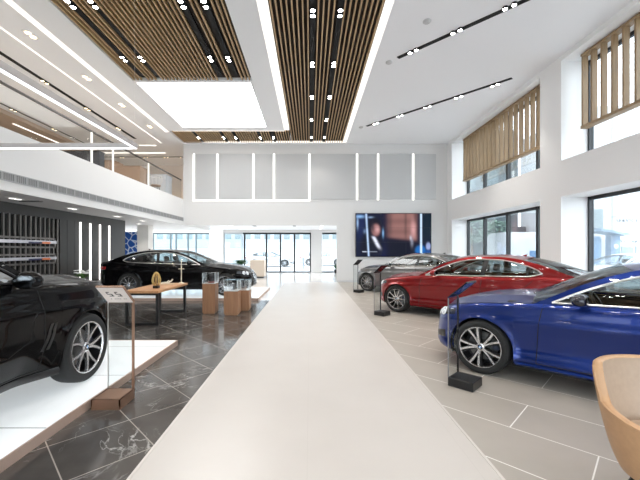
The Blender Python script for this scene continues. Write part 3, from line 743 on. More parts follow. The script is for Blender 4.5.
    for xa, xb in zip(xs[:-1], xs[1:]):
        xm = (xa+xb)/2
        if d1 <= xm <= d0:
            strip(pil, xa, xb, zsh, dbot, 1); strip(pil, xa, xb, dtop, lambda x: max(rail(x), dtop(x)), 3)
            for sg in (1, -1):
                rows = []
                for x in (xa, xb):
                    z0, z1 = dbot(x), max(dtop(x), dbot(x)); rows.append([(x, sg*(S(x, z0+(z1-z0)*k/6)-.004), z0+(z1-z0)*k/6) for k in range(7)])
                gls[sg].grid(rows, flip=sg < 0)
        else: strip(pil, xa, xb, zsh, rail, 8)
    pil.build('side_frame', paint, root, 40, weld=1e-4)
    for sg in (1, -1): gls[sg].build('side_window', glass, root, 60, weld=1e-5)
    bul = pchip([(xA, bw),(mx(-1.0), bw*.70),(mx(xW), .12),(mx(-2.1), .0),(mx(xB), -.06),(xD, bb)])
    crz = pchip([(xA, .060*zs),(mx(xW), .05*zs),(mx(-2.1), .045*zs),(mx(xB), .045*zs),(xD, .03*zs)])
    def topgrid(nm, xa, xb, mat, off=0):
        g = MB(); rows = []
        n = 26
        for i in range(n+1):
            x = xa+(xb-xa)*i/n; z = rail(x); y = S(x, z)
            rows.append([(x+bul(x)*(1-v*v), y*v, z+crz(x)*(1-v*v)+off) for v in [1-2*k/20 for k in range(21)]])
        g.grid(rows, flip=True); return g.build(nm, mat, root, 60)
    topgrid('windshield', xA, mx(xW), glass); topgrid('roof', mx(xW), mx(xB), paint); topgrid('rear_window', mx(xB), xD, glass)
    # window trim, pillars
    tm = trim_mat or (satin if chrome_trim else black)
    nD = 40
    for sg in (1, -1):
        q = MB(); up = [d0+(d1-d0)*i/nD for i in range(nD+1)]
        loop = [(x, sg*(S(x, dtop(x))+.004), dtop(x)) for x in up]+[(x, sg*(S(x, dbot(x))+.006), dbot(x)) for x in reversed(up)]
        q.tube(loop, .012 if not suv else .010, 6, closed=True); q.build('window_trim', tm, root, 60)
        for xb_, w in ((mx(-1.99), .045), (mx(-2.80), .018)):
            q = MB(); rows = []
            for k in range(9):
                f = k/8; row = []
                for dx in (-w, w):
                    xx = xb_+dx-.06*f; z0, z1 = dbot(xx), dtop(xx); z = z0+(z1-z0)*f; row.append((xx, sg*(S(xx, z)+.003), z))
                rows.append(row)
            q.grid(rows, flip=sg > 0); q.build('pillar_cover', black, root, 60)
    # shut lines
    def line(pts, sg):
        q = MB(); q.tube([surf(s_of_x(x), z, .0005, sg) for x, z in pts], .0045, 4, caps=False); q.build('shut_line', blackm, root, 60)
    for sg in (1, -1):
        for xs_, xt in ((-.60, -.66), (-1.98, -2.0), (-2.55, -2.98)):
            pts = []
            for k in range(13):
                f = k/12; x = mx(xs_+(xt-xs_)*f**2); z = (.27+(.0))*zs+(zsh(x)*.995-.27*zs)*f
                if abs(x+wb) < RA+.01 and z < R+math.sqrt(max(0, (RA+.02)**2-(x+wb)**2)): continue
                pts.append((x, z))
            line(pts, sg)
        line([(mx(-.60+(-2.55+.60)*k/20), .27*zs) for k in range(21)], sg)
        hp = [p for p in top if xcowl-.01 < p.x < mx(.52)]
        q = MB(); q.tube([(p.x, sg*(p.y-.006), p.z+.003) for p in hp[::2]], .0045, 4, caps=False); q.build('shut_line', blackm, root, 60)
    # handles
    for sg in (1, -1):
        for x in (-1.72, -2.72):
            xx = mx(x); z = .80*zs; q = MB(); q.tube([surf(s_of_x(xx-.10+.2*k/6), z+.008*k/6, .012+.012*math.sin(PI*k/6), sg) for k in range(7)], .014, 8); q.build('door_handle', paint, root, 60)
    # sill trim
    for sg in (1, -1):
        x0, x1 = -RA-.03, -wb+RA+.03; q = MB()
        q.grid([[surf(s_of_x(x0+(x1-x0)*i/30), zbot(x0)+z_, o_, sg) for z_, o_ in ((.0,.002),(.0,.022),(.035*zs,.026),(.06*zs,.006))] for i in range(31)], flip=sg < 0)
        q.build('sill_trim', paint if not suv else black, root, 50)
    # mirrors
    for sg in (1, -1):
        xm = mx(-1.02 if not suv else -.89); zb = zsh(xm); yb = S(mx(-.95), zb)
        q = MB(); n0 = 0
        mz = zb+(.07 if not suv else .035); q.ball((xm+.01, 0, mz), (.085, .115, .070*zs), 18, 12); q.xf(Matrix.Translation((0, sg*(yb+.15), 0)))
        for i in range(len(q.v)):
            x, y, z = q.v[i]; q.v[i] = (max(x, xm-.045), y, z if z > mz-.045*zs else mz-.045*zs+(z-mz+.045*zs)*.5)
        mb = q.build('mirror', mirror_mat or paint, root, 50)
        g = MB(); g.ball((xm-.047, sg*(yb+.15), mz), (.004, .095, .050*zs), 14, 8); g.build('mirror_glass', M('mirror_glass', (.16,.17,.18), .06, 1), mb)
        g = MB(); g.tube([(xm+.03, sg*(yb-.01), zb+.03), (xm+.02, sg*(yb+.06), mz-.03), (xm+.01, sg*(yb+.12), mz-.015)], .022, 8); g.build('mirror_arm', black, mb)
    # lamps and grilles as shells lying on the bumper skin
    def patch(nm, mat, sa, sb, lo, hi, off, sg, n=12, m=5, parent=root):
        g = MB(); rows = []
        for i in range(n+1):
            f = i/n; s = sa+(sb-sa)*f; rows.append([surf(s, lo(f)+(hi(f)-lo(f))*k/m, off-(.010 if k in (0, m) or i in (0, n) else 0), sg) for k in range(m+1)])
        g.grid(rows, flip=sg < 0); return g.build(nm, mat, parent, 50)
    sh0, sh1 = s_of_x(mx(.715)), s_of_x(mx(.33)); zn = .675*zs if not suv else .70*zs
    for sg in (1, -1):
        h = patch('headlight', lampdark, sh0, sh1, lambda f: zn-.045*zs+.050*zs*f, lambda f: zn+.050*zs+.055*zs*f, .005, sg)
        for fr_ in (.22, .50):
            s = sh0+(sh1-sh0)*fr_; zc = zn+.003*zs+.052*zs*fr_
            g = MB(); g.tube([surf(s+.048*math.cos(a), zc+.046*zs*math.sin(a), .009, sg) for a in [2*PI*k/16 for k in range(16)]], .011, 6, closed=True); g.build('daytime_ring', lens, h)
            g = MB(); c_ = surf(s, zc, .004, sg); g.ball(c_, (.022,)*3, 10, 8); g.build('projector', lens, h)
        s0 = s_of_x(mx(-3.55)); s1 = s_of_x(mx(-3.89))
        patch('taillight', redlens, s0, s1, lambda f: (.80-.02*f)*zs, lambda f: (.915+.0*f)*zs, .006, sg)
        sk1 = .24*ws
        g = patch('grille', black, .03, sk1, lambda f: .50*zs, lambda f: (.675 if not suv else .75)*zs, .012, sg)
        lp = [surf(.03, .50*zs, .02, sg), surf(sk1, .50*zs, .02, sg), surf(sk1+.01, .60*zs, .02, sg), surf(sk1-.01, (.68 if not suv else .755)*zs, .02, sg), surf(.03, (.68 if not suv else .755)*zs, .02, sg)]
        e = MB(); e.tube(lp, .011, 6, closed=True); e.build('grille_surround', chrome, g)
        sb0, sb1 = s_of_x(mx(.735)), s_of_x(mx(.50)); patch('bumper_intake', black, sb0, sb1, lambda f: (.30+.03*f)*zs, lambda f: (.40+.08*f)*zs, .002, sg)
    patch('lower_intake', black, .0, .42*ws, lambda f: .25*zs, lambda f: .38*zs, .004, 1); patch('lower_intake', black, .0, .42*ws, lambda f: .25*zs, lambda f: .38*zs, .004, -1)
    if suv:
        for sg in (1, -1):
            for k in range(2):
                q = MB(); q.grid([[surf(s_of_x(x), (.42+.20*j/8)*zs, .004, sg) for x in (-RA-.10-.06*k-.10*(1-j/8), -RA-.06-.06*k-.10*(1-j/8))] for j in range(9)], flip=sg > 0); q.build('fender_vent', black, root, 50)
    # underside, arch liners
    q = MB(); q.box(-RA, -wb+RA, -.70*ws, .70*ws, zbot(-1)+.02, zbot(-1)+.07); q.box(mx(.62), RA, -.6*ws, .6*ws, .22*zs, .26*zs); q.box(-wb-RA, mx(-3.75), -.62*ws, .62*ws, .30*zs, .34*zs)
    for xc in (0, -wb):
        for sg in (1, -1):
            rows = [[(xc+(RA+.012)*math.cos(a), sg*y, R+(RA+.012)*math.sin(a)) for y in (.45*ws, .80*ws, .865*ws)] for a in [-.35+(PI+.7)*k/24 for k in range(25)]]
            q.grid(rows, flip=sg < 0)
            q.grid([[(xc+r*math.cos(a), sg*.46*ws, R+r*math.sin(a)) for r in (.01, RA+.012)] for a in [-.35+(PI+.7)*k/24 for k in range(25)]])
    q.build('underbody', blackm, root, 50)
    # cabin
    q = MB(); zf = .34*zs; zw = zsh(mx(-1.5))-.03; yw = .80*ws
    q.box(xA+.05, xD+.15, -yw+.02, yw-.02, zf-.03, zf)
    for sg in (1, -1): q.box(xA+.02, xD+.3, sg*(yw-.02), sg*yw, zf, zw)
    q.box(xA+.02, xA+.06, -yw, yw, zf, zsh(xA)-.02); q.box(xD+.1, xdeck+.02, -.74*ws, .74*ws, zsh(xD)-.06, zsh(xD)-.03); q.box(xD+.62, xD+.66, -.74*ws, .74*ws, zf, zsh(xD)-.05)
    q.build('cabin_shell', interior, root, 30)
    q = MB(); q.rbox(xA-.36, xA+.30, -.76*ws, .76*ws, zsh(xA)-.20, zsh(xA)+.005, .03, 2); q.build('dashboard', interior, root, 40)
    q = MB(); c = Vector((xA-.55, .37*ws, zsh(xA)-.03)); a_ = math.radians(25)
    q.tube([c+Vector((-math.sin(a_)*.185*math.sin(u)*-1, .185*math.cos(u), math.cos(a_)*.185*math.sin(u))) for u in [2*PI*k/24 for k in range(24)]], .016, 8, closed=True)
    q.tube([c+Vector((0,-.18,0)), c+Vector((.02,0,0)), c+Vector((0,.18,0))], .018, 6); q.tube([c, c+Vector((.30,0,-.10))], .03, 8); q.build('steering_wheel', black, root)
    for xr, ysd in ((-1.78, (.37, -.37)), (-2.62, (.36, -.36))):
        for yy_ in ysd:
            x0 = mx(xr); st = zf+.16*zs; q = MB()
            q.rbox(x0, x0+.50, yy_*ws-.24, yy_*ws+.24, zf, st+.06, .05, 2)
            k0 = len(q.v); q.rbox(-.07, .07, -.24, .24, 0, .56*zs, .05, 2); q.xf(Matrix.Translation((x0, yy_*ws, st)) @ Matrix.Rotation(math.radians(-16), 4, 'Y'), k0)
            k0 = len(q.v); q.rbox(-.05, .05, -.13, .13, .58*zs, .74*zs, .035, 2); q.xf(Matrix.Translation((x0, yy_*ws, st)) @ Matrix.Rotation(math.radians(-13), 4, 'Y'), k0)
            q.build('seat', leather, root, 50)
    # roof aerial
    q = MB(); xa_ = mx(xB)+.16; za = rail(xa_)+crz(xa_)
    q.grid([[(xa_+.09-.15*f+dx, y*(1-f*.5), za-.012+.055*zs*h_) for dx, y, h_ in ((.0,-.022,0),(-.02*f,-.006,f),(-.02*f,.006,f),(0,.022,0))] for f in [k/6 for k in range(7)]]); q.build('aerial_fin', paint, root, 60)
    # wheels
    rm, tm_, dm, cm, hm = wheel_meshes(R, style); yo = W-.012
    for xc in (0, -wb):
        for sg in (1, -1):
            w = raw('wheel', rm, root); w.location = (xc, sg*yo, R); st = steer if xc == 0 else 0
            w.rotation_euler = (0, .3*xc+.35*sg, (0 if sg > 0 else PI)+st)
            if st:
                w.location.y -= sg*.03
            raw('tire', tm_, w); raw('brake_disc', dm, w); raw('brake_caliper', cm, w).rotation_euler = (0, -w.rotation_euler.y*1.0, 0); raw('hub_cap', hm, w)
    return root

D45 = math.radians(135)
build_car('blue sedan in the right foreground beside the tan chair', p_blue, (2.75, 4.94, 0), D45, steer=0, glass=cglass, mirror_mat=M('mirror_cap_navy', (.006,.008,.02), .2, .3, 1))
build_car('red sedan parked between the blue and the grey cars', p_red, (2.78, 9.24, 0), D45, style='multi')
build_car('grey sedan farthest back, below the wall screen', p_grey, (2.76, 13.64, 0), D45, style='multi')
build_car('long black sedan on the white plinth behind the display cases', p_black, (-2.74, 11.95, .083), 0, W=.95, fo=.87, ro=1.16, wb=3.07, zs=1.03, R=.36, style='multi', glass=cglass)
build_car('black SUV on the white plinth at the left edge', M('suv_paint_black', (.002,.002,.0025), .25, 0, .36, spec=.03), (-3.47, 3.88, .083), PI/2, W=1.0, fo=.88, ro=1.07, wb=2.975, zs=1.225, R=.378, style='vee', suv=True, name='suv_car', glass=cglassd, chrome_trim=False)
wc = build_car('white car parked outside the near right window', p_white, (10.3, 13.0, -.02), PI, glass=blglass, chrome_trim=False, name='parked_car', style='multi')
for x, y, l in ((-2.35, 33, 'white car parked outside beyond the glass doors'), (2.75, 35.4, 'white car parked outside behind the narrow window right of the pillar')):
    c = copy_tree(wc); c.location = (x, y, -.02); c.rotation_euler = (0, 0, 0); c['label'] = l

# ------------------------------------------------------------------ plinths
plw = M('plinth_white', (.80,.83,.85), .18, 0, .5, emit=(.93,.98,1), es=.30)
def plinth(label, x0, x1, y0, y1, h=.08):
    t = thing('display_plinth', label, 'plinth', ((x0+x1)/2, (y0+y1)/2, 0)); w, d = (x1-x0)/2, (y1-y0)/2
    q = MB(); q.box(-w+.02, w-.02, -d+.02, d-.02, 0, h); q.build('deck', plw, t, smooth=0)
    q = MB(); q.box(-w, w, -d, -d+.02, 0, h+.002); q.box(-w, w, d-.02, d, 0, h+.002); q.box(-w, -w+.02, -d, d, 0, h+.002); q.box(w-.02, w, -d, d, 0, h+.002)
    q.build('edge_trim', M('plinth_bronze', (.58,.42,.34), .35, .35), t, smooth=0)
    q = MB()
    yy = -d+1.05
    while yy < d-.3: q.box(-w+.03, w-.03, yy-.006, yy+.006, h-.01, h+.001); yy += 1.2
    q.build('panel_joints', M('joint_grey', (.35,.37,.38), .5), t, smooth=0)
plinth('low white plinth with bronze edge under the black SUV', -5.6, -2.15, -3.0, 5.63)
plinth('low white plinth with bronze edge under the long black sedan', -7.02, -1.58, 10.5, 13.7)

# ------------------------------------------------------------------ information stands
def frosted():
    m = bpy.data.materials.new('frosted_panel'); N, L = nt(m); b = N['Principled BSDF']; b.inputs['Base Color'].default_value = (.80,.76,.74,1); b.inputs['Roughness'].default_value = .35
    t = N.new('ShaderNodeBsdfTranslucent'); t.inputs['Color'].default_value = (.88,.84,.82,1); x = N.new('ShaderNodeMixShader'); x.inputs['Fac'].default_value = .6
    L.new(b.outputs[0], x.inputs[1]); L.new(t.outputs[0], x.inputs[2]); L.new(x.outputs[0], N['Material Output'].inputs['Surface']); return m
panelm = frosted()
def stand(label, x, y, rz, dark):
    t = thing('information_stand', label, 'information stand', (x, y, 0), rz, 'information stands beside the cars')
    m = black if dark else bronze
    q = MB(); h = .14
    if dark: q.rbox(-h, h, -h, h, 0, .10, .006, 1)
    else:
        q.box(-h, h, -h, h, 0, .03); q.box(-h, h, -h, -h+.012, .03, .10); q.box(-h, h, h-.012, h, .03, .10); q.box(-h, -h+.012, -h, h, .03, .10); q.box(h-.012, h, -h, h, .03, .10)
        q.add([(-h,-h,.1),(h,-h,.1),(h,h,.1),(-h,h,.1)], [(0,1,2,3)])
    q.build('base', m, t, smooth=0)
    q = MB(); q.box(h-.022, h, h-.016, h, .10, 1.0); q.build('post', m, t, smooth=0)
    q = MB(); q.box(-h, -h+.008, h-.012, h, .10, 1.0); q.build('edge_strip', satin if not dark else M('stand_grey', (.25,.25,.26), .4, .4), t, smooth=0)
    q = MB(); q.box(-h+.008, h-.022, h-.010, h-.004, .10, 1.0); q.build('glass_sheet', standg, t, smooth=0)
    a = Vector((0, h, 1.0)); b_ = Vector((0, -.075, 1.185)); d = (b_-a).normalized(); n = Vector((0, d.z, -d.y)); n = n if n.z > 0 else -n
    def slab(x0, x1, f0, f1, o0, o1, nm, mat, par):
        q = MB(); Ln = (b_-a).length
        vs = [a+d*(Ln*f)+n*o+Vector((x, 0, 0)) for o in (o0, o1) for f in (f0, f1) for x in (x0, x1)]
        q.add(vs, [(0,1,3,2),(4,6,7,5),(0,4,5,1),(2,3,7,6),(0,2,6,4),(1,5,7,3)]); return q.build(nm, mat, par, smooth=0)
    pnl = slab(-h, h-.012, 0, 1, 0, .012, 'panel', M('stand_panel_dark', (.02,.02,.024), .25, 0, .6) if dark else panelm, t)
    slab(h-.012, h, 0, 1.0, -.003, .016, 'panel_frame', m, t); slab(-h, h, .97, 1.0, -.002, .016, 'panel_frame', m, t)
    if not dark:   # two block characters and a fine line of print on the pale panel
        mk = M('print_dark', (.10,.10,.10), .6); q = []
        for cx in (-.05, .035):
            for (u0, u1, f0, f1) in ((-.028, .004, .66, .70), (-.028, -.018, .56, .70), (-.024, .020, .54, .575), (.012, .026, .44, .56), (-.016, .030, .42, .455)):
                slab(cx+u0, cx+u1, f0, f1, -.004, -.001, 'printed_mark', mk, pnl)
        for k in range(9):
            if k in (1, 6): continue
            slab(-.075+k*.019, -.066+k*.019, .24, .265, -.004, -.001, 'printed_mark', mk, pnl)
    return t
stand('bronze information stand with pale tilted panel beside the SUV plinth', -1.98, 3.48, 0, False)
stand('black information stand by the blue car front wheel', 1.77, 3.94, PI/4, True)
stand('black information stand by the red car front wheel', 1.72, 8.22, PI/4, True)
stand('black information stand by the grey car front wheel', 1.78, 12.62, PI/4, True)

# ------------------------------------------------------------------ table and things on it
t = thing('display_table', 'wooden table on black metal frame legs before the long black sedan', 'table', (-3.45, 7.87, 0))
TX, TY, TZ = .36, .85, .72
q = MB(); q.rbox(-TX, TX, -TY, TY, TZ-.055, TZ, .006, 1); q.build('tabletop', tablew, t)
for y0 in (-.77, .77):
    q = MB(); 
    q.box(-.34, -.285, y0-.03, y0+.03, 0, TZ-.056); q.box(.285, .34, y0-.03, y0+.03, 0, TZ-.056); q.box(-.285, .285, y0-.03, y0+.03, 0, .05); q.box(-.285, .285, y0-.03, y0+.03, TZ-.10, TZ-.056)
    q.build('leg_frame', black, t, smooth=0)
gold = M('gold_metal', (.62,.42,.16), .3, .9)
t = thing('ornament', 'golden ringed ornament on black block base at the table near end', 'ornament', (-3.34, 7.5, TZ))
q = MB(); q.rbox(-.055, .055, -.055, .055, 0, .055, .004, 1); q.build('base', black, t)
q = MB()
for k in range(5):
    a = k*PI/5; q.tube([((.085-.02*math.sin(u))*math.cos(u)*math.cos(a), (.085-.02*math.sin(u))*math.cos(u)*math.sin(a), .20+.15*math.sin(u)) for u in [2*PI*j/22 for j in range(22)]], .009, 6, closed=True)
q.build('rings', gold, t)
q = MB(); q.ball((0,0,.19), (.055,.055,.08), 12, 8); q.tube([(0,0,.05),(0,0,.12)], .012, 6); q.build('core', M('core_brown', (.16,.09,.04), .4), t)
t = thing('brass_stand', 'tall thin brass rod stand with crossbar at table far end', 'ornament', (-3.20, 8.58, TZ))
q = MB(); q.lathe([(0,.03),(.03,.03),(.07,.012),(.075,0),(0,0)], 18); q.build('base', M('pale_brass', (.70,.62,.48), .35, .7), t)
q = MB(); q.tube([(0,0,.02),(0,0,.56)], lambda f: .014-.004*f, 8); q.tube([(-.07,0,.36),(.07,0,.36)], .010, 6); q.ball((0,0,.565), (.016,)*3, 8, 6); q.build('rod', MATS['pale_brass'], t)
t = thing('figurine', 'small pale reclining figurine in the middle of the table', 'ornament', (-3.38, 8.25, TZ), .3)
q = MB(); q.rbox(-.20, .12, -.06, .06, 0, .03, .008, 1); q.build('base', M('pale_wood', (.62,.47,.32), .5), t)
q = MB(); q.tube([(-.17,0,.035),(-.08,0,.05),(.0,0,.05),(.06,0,.09),(.09,0,.13)], lambda f: .022-.006*f, 8); q.tube([(-.05,.02,.05),(0,.03,.10),(.03,.03,.06)], .012, 6); q.build('figure', M('ivory', (.75,.70,.60), .4), t)
# ------------------------------------------------------------------ glass display cases
def case(label, x0, x1, y0, y1, hw, hg):
    t = thing('display_case', label, 'display case', ((x0+x1)/2, (y0+y1)/2, 0), 0, 'wooden display cases with glass tops'); w, d = (x1-x0)/2, (y1-y0)/2
    q = MB(); q.rbox(-w, w, -d, d, .03, hw, .004, 1); q.box(-w+.02, w-.02, -d+.02, d-.02, 0, .03); q.build('pedestal', casew, t)
    q = MB(); q.box(-w+.012, w-.012, -d+.012, d-.012, hw, hw+.015); q.build('inner_tray', M('tray_white', (.78,.78,.78), .5), t, smooth=0)
    q = MB(); e = .006
    q.box(-w, w, -d, -d+e, hw, hg); q.box(-w, w, d-e, d, hw, hg); q.box(-w, -w+e, -d+e, d-e, hw, hg); q.box(w-e, w, -d+e, d-e, hw, hg); q.box(-w, w, -d, d, hg, hg+e); q.build('glass_cover', clear, t, smooth=0)
    for sx in (-w, w-.006):
        for sy_ in (-d, d-.006): q = MB(); q.box(sx-.001, sx+.007, sy_-.001, sy_+.007, hw, hg+.007); q.build('glass_edge', M('glass_edge', (.70,.76,.78), .2), t, smooth=0)
case('tall narrow wooden display case with glass top, left of the other two', -2.61, -2.30, 8.36, 8.67, .73, .985)
case('wider wooden display case with glass top, front one of the right pair', -2.04, -1.71, 8.16, 8.54, .57, .83)
case('wooden display case with glass top, partly hidden behind the wider one', -1.87, -1.55, 8.78, 9.10, .52, .78)
def item(name, label, x, y, z, mats, kind):
    t = thing(name, label, 'ornament', (x, y, z))
    if kind == 0:
        q = MB(); q.rbox(-.07, .07, -.06, .06, 0, .03, .004, 1); q.build('base', mats[0], t)
        q = MB(); q.rbox(-.045, .045, -.03, .03, .03, .19, .012, 2); q.build('bust', mats[1], t)
    else:
        q = MB(); q.lathe([(0,.13),(.02,.13),(.05,.10),(.055,.05),(.03,.02),(.05,0),(0,0)], 16); q.build('bowl', mats[0], t)
        q = MB(); q.tube([(.07*math.cos(2*PI*k/18), 0, .09+.06*math.sin(2*PI*k/18)) for k in range(18)], .008, 6, closed=True); q.build('ring', mats[1], t)
item('watch_stand', 'dark block on reddish base inside the tall narrow display case', -2.43, 8.5, .746, [M('base_red', (.35,.10,.08), .4), M('block_dark', (.06,.06,.07), .4)], 0)
item('cup', 'small grey cup with ring inside the wider display case', -1.86, 8.34, .586, [M('cup_grey', (.22,.24,.27), .3), chrome], 1)
item('watch_stand', 'dark upright block inside the hindmost display case', -1.72, 8.93, .536, [M('base_grey', (.4,.4,.4), .4), M('block_dark', (.06,.06,.07), .4)], 0)

# flowers by the dark wall, on a low ledge
def leafy(t, n, r, h, mat, nm='leaves', w=.03, z0=0):
    q = MB()
    for i in range(n):
        a = random.uniform(0, 2*PI); l = r*random.uniform(.6, 1.1); hh = h*random.uniform(.5, 1.0); d = Vector((math.cos(a), math.sin(a), 0)); s = Vector((-d.y, d.x, 0))
        rows = []
        for k in range(6):
            f = k/5; p = d*(l*f)+Vector((0,0,z0+hh*(math.sin(f*2.2)))); ww = w*math.sin(PI*(.08+.9*f)); rows.append([p-s*ww, p+Vector((0,0,-.008)), p+s*ww])
        q.grid(rows)
    return q.build(nm, mat, t)
green = M('leaf_green', (.10,.24,.05), .5, noise=.3); green2 = M('leaf_dark', (.02,.08,.03), .5, noise=.3)
px_, py_ = 80, 281; Yf = 7.2*F/230; 
t = thing('side_counter', 'low dark ledge under the light strips of dark wall', 'counter', (-7.25, 11.3, 0))
q = MB(); q.rbox(-.2, .2, -1.0, 1.7, .0, .46, .01, 1); q.build('body', dw, t); q = MB(); q.box(-.21, .21, -1.01, 1.71, .46, .49); q.build('top', M('ledge_top', (.10,.095,.09), .4), t, smooth=0)
t = thing('potted_flowers', 'pot of white flowers with green leaves before the dark wall', 'plant', (-7.25, 11.0, .49))
q = MB(); q.lathe([(0,0),(.07,0),(.10,.14),(.09,.14),(.085,.12),(0,.12)], 18); q.build('pot', M('pot_white', (.7,.7,.68), .4), t)
leafy(t, 46, .22, .20, green, z0=.12)
wf = M('petal_white', (.9,.89,.87), .6)
for i in range(22):
    a = 2*PI*i/22+random.uniform(-.2,.2); r = random.uniform(.05,.24); c = Vector((r*math.cos(a), r*math.sin(a), random.uniform(.30,.42))); q = MB()
    for k in range(5): q.ball(c+Vector((.028*math.cos(2*PI*k/5), .028*math.sin(2*PI*k/5), .006)), (.024,.024,.014), 8, 5)
    q.build('flower', wf, t)
# reception counter and plant in the back hall
t = thing('reception_counter', 'pale beige block counter in the back hall before glass doors', 'counter', (-2.92, 19.4, 0))
q = MB(); q.rbox(-.40, .40, -.35, .35, .08, .99, .01, 1); q.build('body', M('counter_beige', (.70,.60,.50), .5), t); q = MB(); q.box(-.36, .36, -.31, .31, 0, .08); q.build('plinth', black, t, smooth=0)
t = thing('potted_plant', 'green leafy plant in dark pot left of the beige counter', 'plant', (-3.86, 19.2, 0))
q = MB(); q.lathe([(0,0),(.14,0),(.18,.65),(.16,.65),(.15,.6),(0,.6)], 20); q.build('pot', black, t); leafy(t, 70, .44, .42, green2, w=.06, z0=.60)
t = thing('potted_plant', 'small dark plant by the narrow window right of the white pillar', 'plant', (1.75, 23.3, 0))
q = MB(); q.lathe([(0,0),(.10,0),(.14,.25),(.12,.25),(0,.22)], 18); q.build('pot', black, t); leafy(t, 40, .26, .30, green2, w=.04, z0=.24)
# blue poster board
def poster_mat():
    m = bpy.data.materials.new('poster_blue'); N, L = nt(m); b = N['Principled BSDF']; tc = N.new('ShaderNodeTexCoord')
    v = N.new('ShaderNodeTexVoronoi'); v.feature = 'DISTANCE_TO_EDGE'; v.inputs['Scale'].default_value = 3.2; L.new(tc.outputs['Object'], v.inputs['Vector'])
    r = N.new('ShaderNodeValToRGB'); r.color_ramp.elements[0].position = .03; r.color_ramp.elements[0].color = (.70,.80,.92,1); r.color_ramp.elements[1].position = .09; r.color_ramp.elements[1].color = (.01,.09,.42,1)
    L.new(v.outputs['Distance'], r.inputs['Fac']); L.new(r.outputs['Color'], b.inputs['Base Color']); b.inputs['Roughness'].default_value = .35; return m
t = thing('poster_board', 'blue poster board with white line pattern behind the dark wall end', 'poster', (-8.75, 16.75, 0))
q = MB(); q.box(-.55, .40, -.02, .02, .25, 2.42); q.build('board', poster_mat(), t, smooth=0)
q = MB(); q.box(-.57, -.55, -.03, .03, 0, 2.44); q.box(.40, .42, -.03, .03, 0, 2.44); q.box(-.57, .42, -.03, .03, 2.42, 2.44); q.build('board_frame', M('frame_white', (.8,.8,.8), .4), t, smooth=0)

# ------------------------------------------------------------------ tan tub chair in the foreground
t = thing('tub_chair', 'tan leather tub chair in the bottom right corner', 'chair', (2.10, 1.98, 0), math.radians(-82))
hide = M('tan_leather', (.50,.29,.15), .42, noise=.05, nscale=30); hide2 = M('taupe_leather', (.44,.325,.24), .45, noise=.04, nscale=30)
# local: back at -x, opening toward +x
def shell_pt(ph, f, off=0):
    a = PI+ph; w = min(1, max(0, (abs(ph)-.74)/.22)); w = w*w*(3-2*w)
    ht = .835*(1-w)+(.615-.06*max(0, abs(ph)-.96))*w
    z0 = .24; z = z0+(ht-z0)*f
    r = .235+.125*min(1, (z-z0)/.55)**.8+off+.012*math.sin(PI*f)
    return Vector((r*1.0*math.cos(a), r*1.06*math.sin(a), z))
NP, NF = 60, 18; phs = [-1.95+3.9*i/NP for i in range(NP+1)]
q = MB(); q.grid([[shell_pt(p, k/NF) for k in range(NF+1)] for p in phs], flip=True); 
tops = [[shell_pt(p, 1), shell_pt(p, 1, -.012)+Vector((0,0,.012)), shell_pt(p, 1, -.036)+Vector((0,0,.012)), shell_pt(p, 1, -.048)] for p in phs]; q.grid(tops, flip=True)
for p in (phs[0], phs[-1]): q.grid([[shell_pt(p, k/NF), shell_pt(p, k/NF, -.048)] for k in range(NF+1)])
q.build('outer_shell', hide, t, 50, weld=1e-4)
q = MB(); q.grid([[shell_pt(p, k/NF, -.046) for k in range(NF+1)] for p in phs]); q.build('inner_back', hide2, t, 50)
q = MB(); q.lathe([(0,.26),(.22,.28),(.235,.34),(.235,.44),(.21,.475),(.12,.485),(0,.487)], 36); q.build('seat_cushion', hide2, t)
for s in (1, -1):
    q = MB(); q.tube([shell_pt(s*(.78+1.15*k/14), 1, -.002)+Vector((0,0,.004)) for k in range(15)], .006, 6); q.build('arm_piping', hide, t)
for k in range(4):
    a = PI/4+PI/2*k; q = MB(); q.tube([(.14*math.cos(a), .14*math.sin(a), .27), (.25*math.cos(a), .25*math.sin(a), 0)], lambda f: .014-.004*f, 8); q.build('leg', black, t)

# ------------------------------------------------------------------ outdoors
b = MB(); b.box(7.5, 60, -40, 70, -.15, -.02); b.box(-60, 7.5, 24.3, 70, -.15, -.02); b.box(-60, 7.5, -40, -5.3, -.15, -.02)
struct(b.build('ground', concrete, smooth=0))
facade = M('facade_white', (.56,.58,.60), .5); seam = M('facade_seam', (.34,.39,.42), .5); bluep = M('sign_blue', (.10,.22,.36), .4); wing = M('window_pale', (.20,.25,.265), .2); wdark = M('facade_grey', (.07,.085,.095), .5)
def text_obj(s, x, y, z, size, mat, parent, nm):
    c = bpy.data.curves.new(nm, 'FONT'); c.body = s; c.size = size; c.extrude = .01; c.space_character = 1.25
    o = bpy.data.objects.new(nm+'_tmp', c); COL.objects.link(o); dg = bpy.context.evaluated_depsgraph_get(); me = bpy.data.meshes.new_from_object(o.evaluated_get(dg)); bpy.data.objects.remove(o)
    me.materials.clear(); me.materials.append(mat)
    o = bpy.data.objects.new(nm, me); COL.objects.link(o); o.parent = parent; o.location = (x, y, z); o.rotation_euler = (PI/2, 0, 0); return o
YA = 25.0
def ax(px): return (px-310)/F*YA
def az(py): return H+(250-py)/F*YA
t = thing('service_building', 'white panelled building with wall lettering outside the near right window', 'building', (0, YA, 0))
q = MB(); q.box(ax(588), 40, 0, 8, 0, 12); q.build('wall', facade, t, smooth=0)
q = MB(); q.box(ax(612)-.04, ax(612)+.04, -.02, 0, az(236), 12); q.box(ax(603), 40, -.02, 0, az(217)-.05, az(217)+.05); q.build('wall_seam', seam, t, smooth=0)
for p0, p1, y0, y1 in ((591, 603, 209, 228), (591, 601, 237, 256), (621, 633, 246, 262), (635, 645, 246, 262)):
    q = MB(); q.box(ax(p0), ax(p1), -.03, 0, az(y1), az(y0)); q.build('window', wing, t, smooth=0)
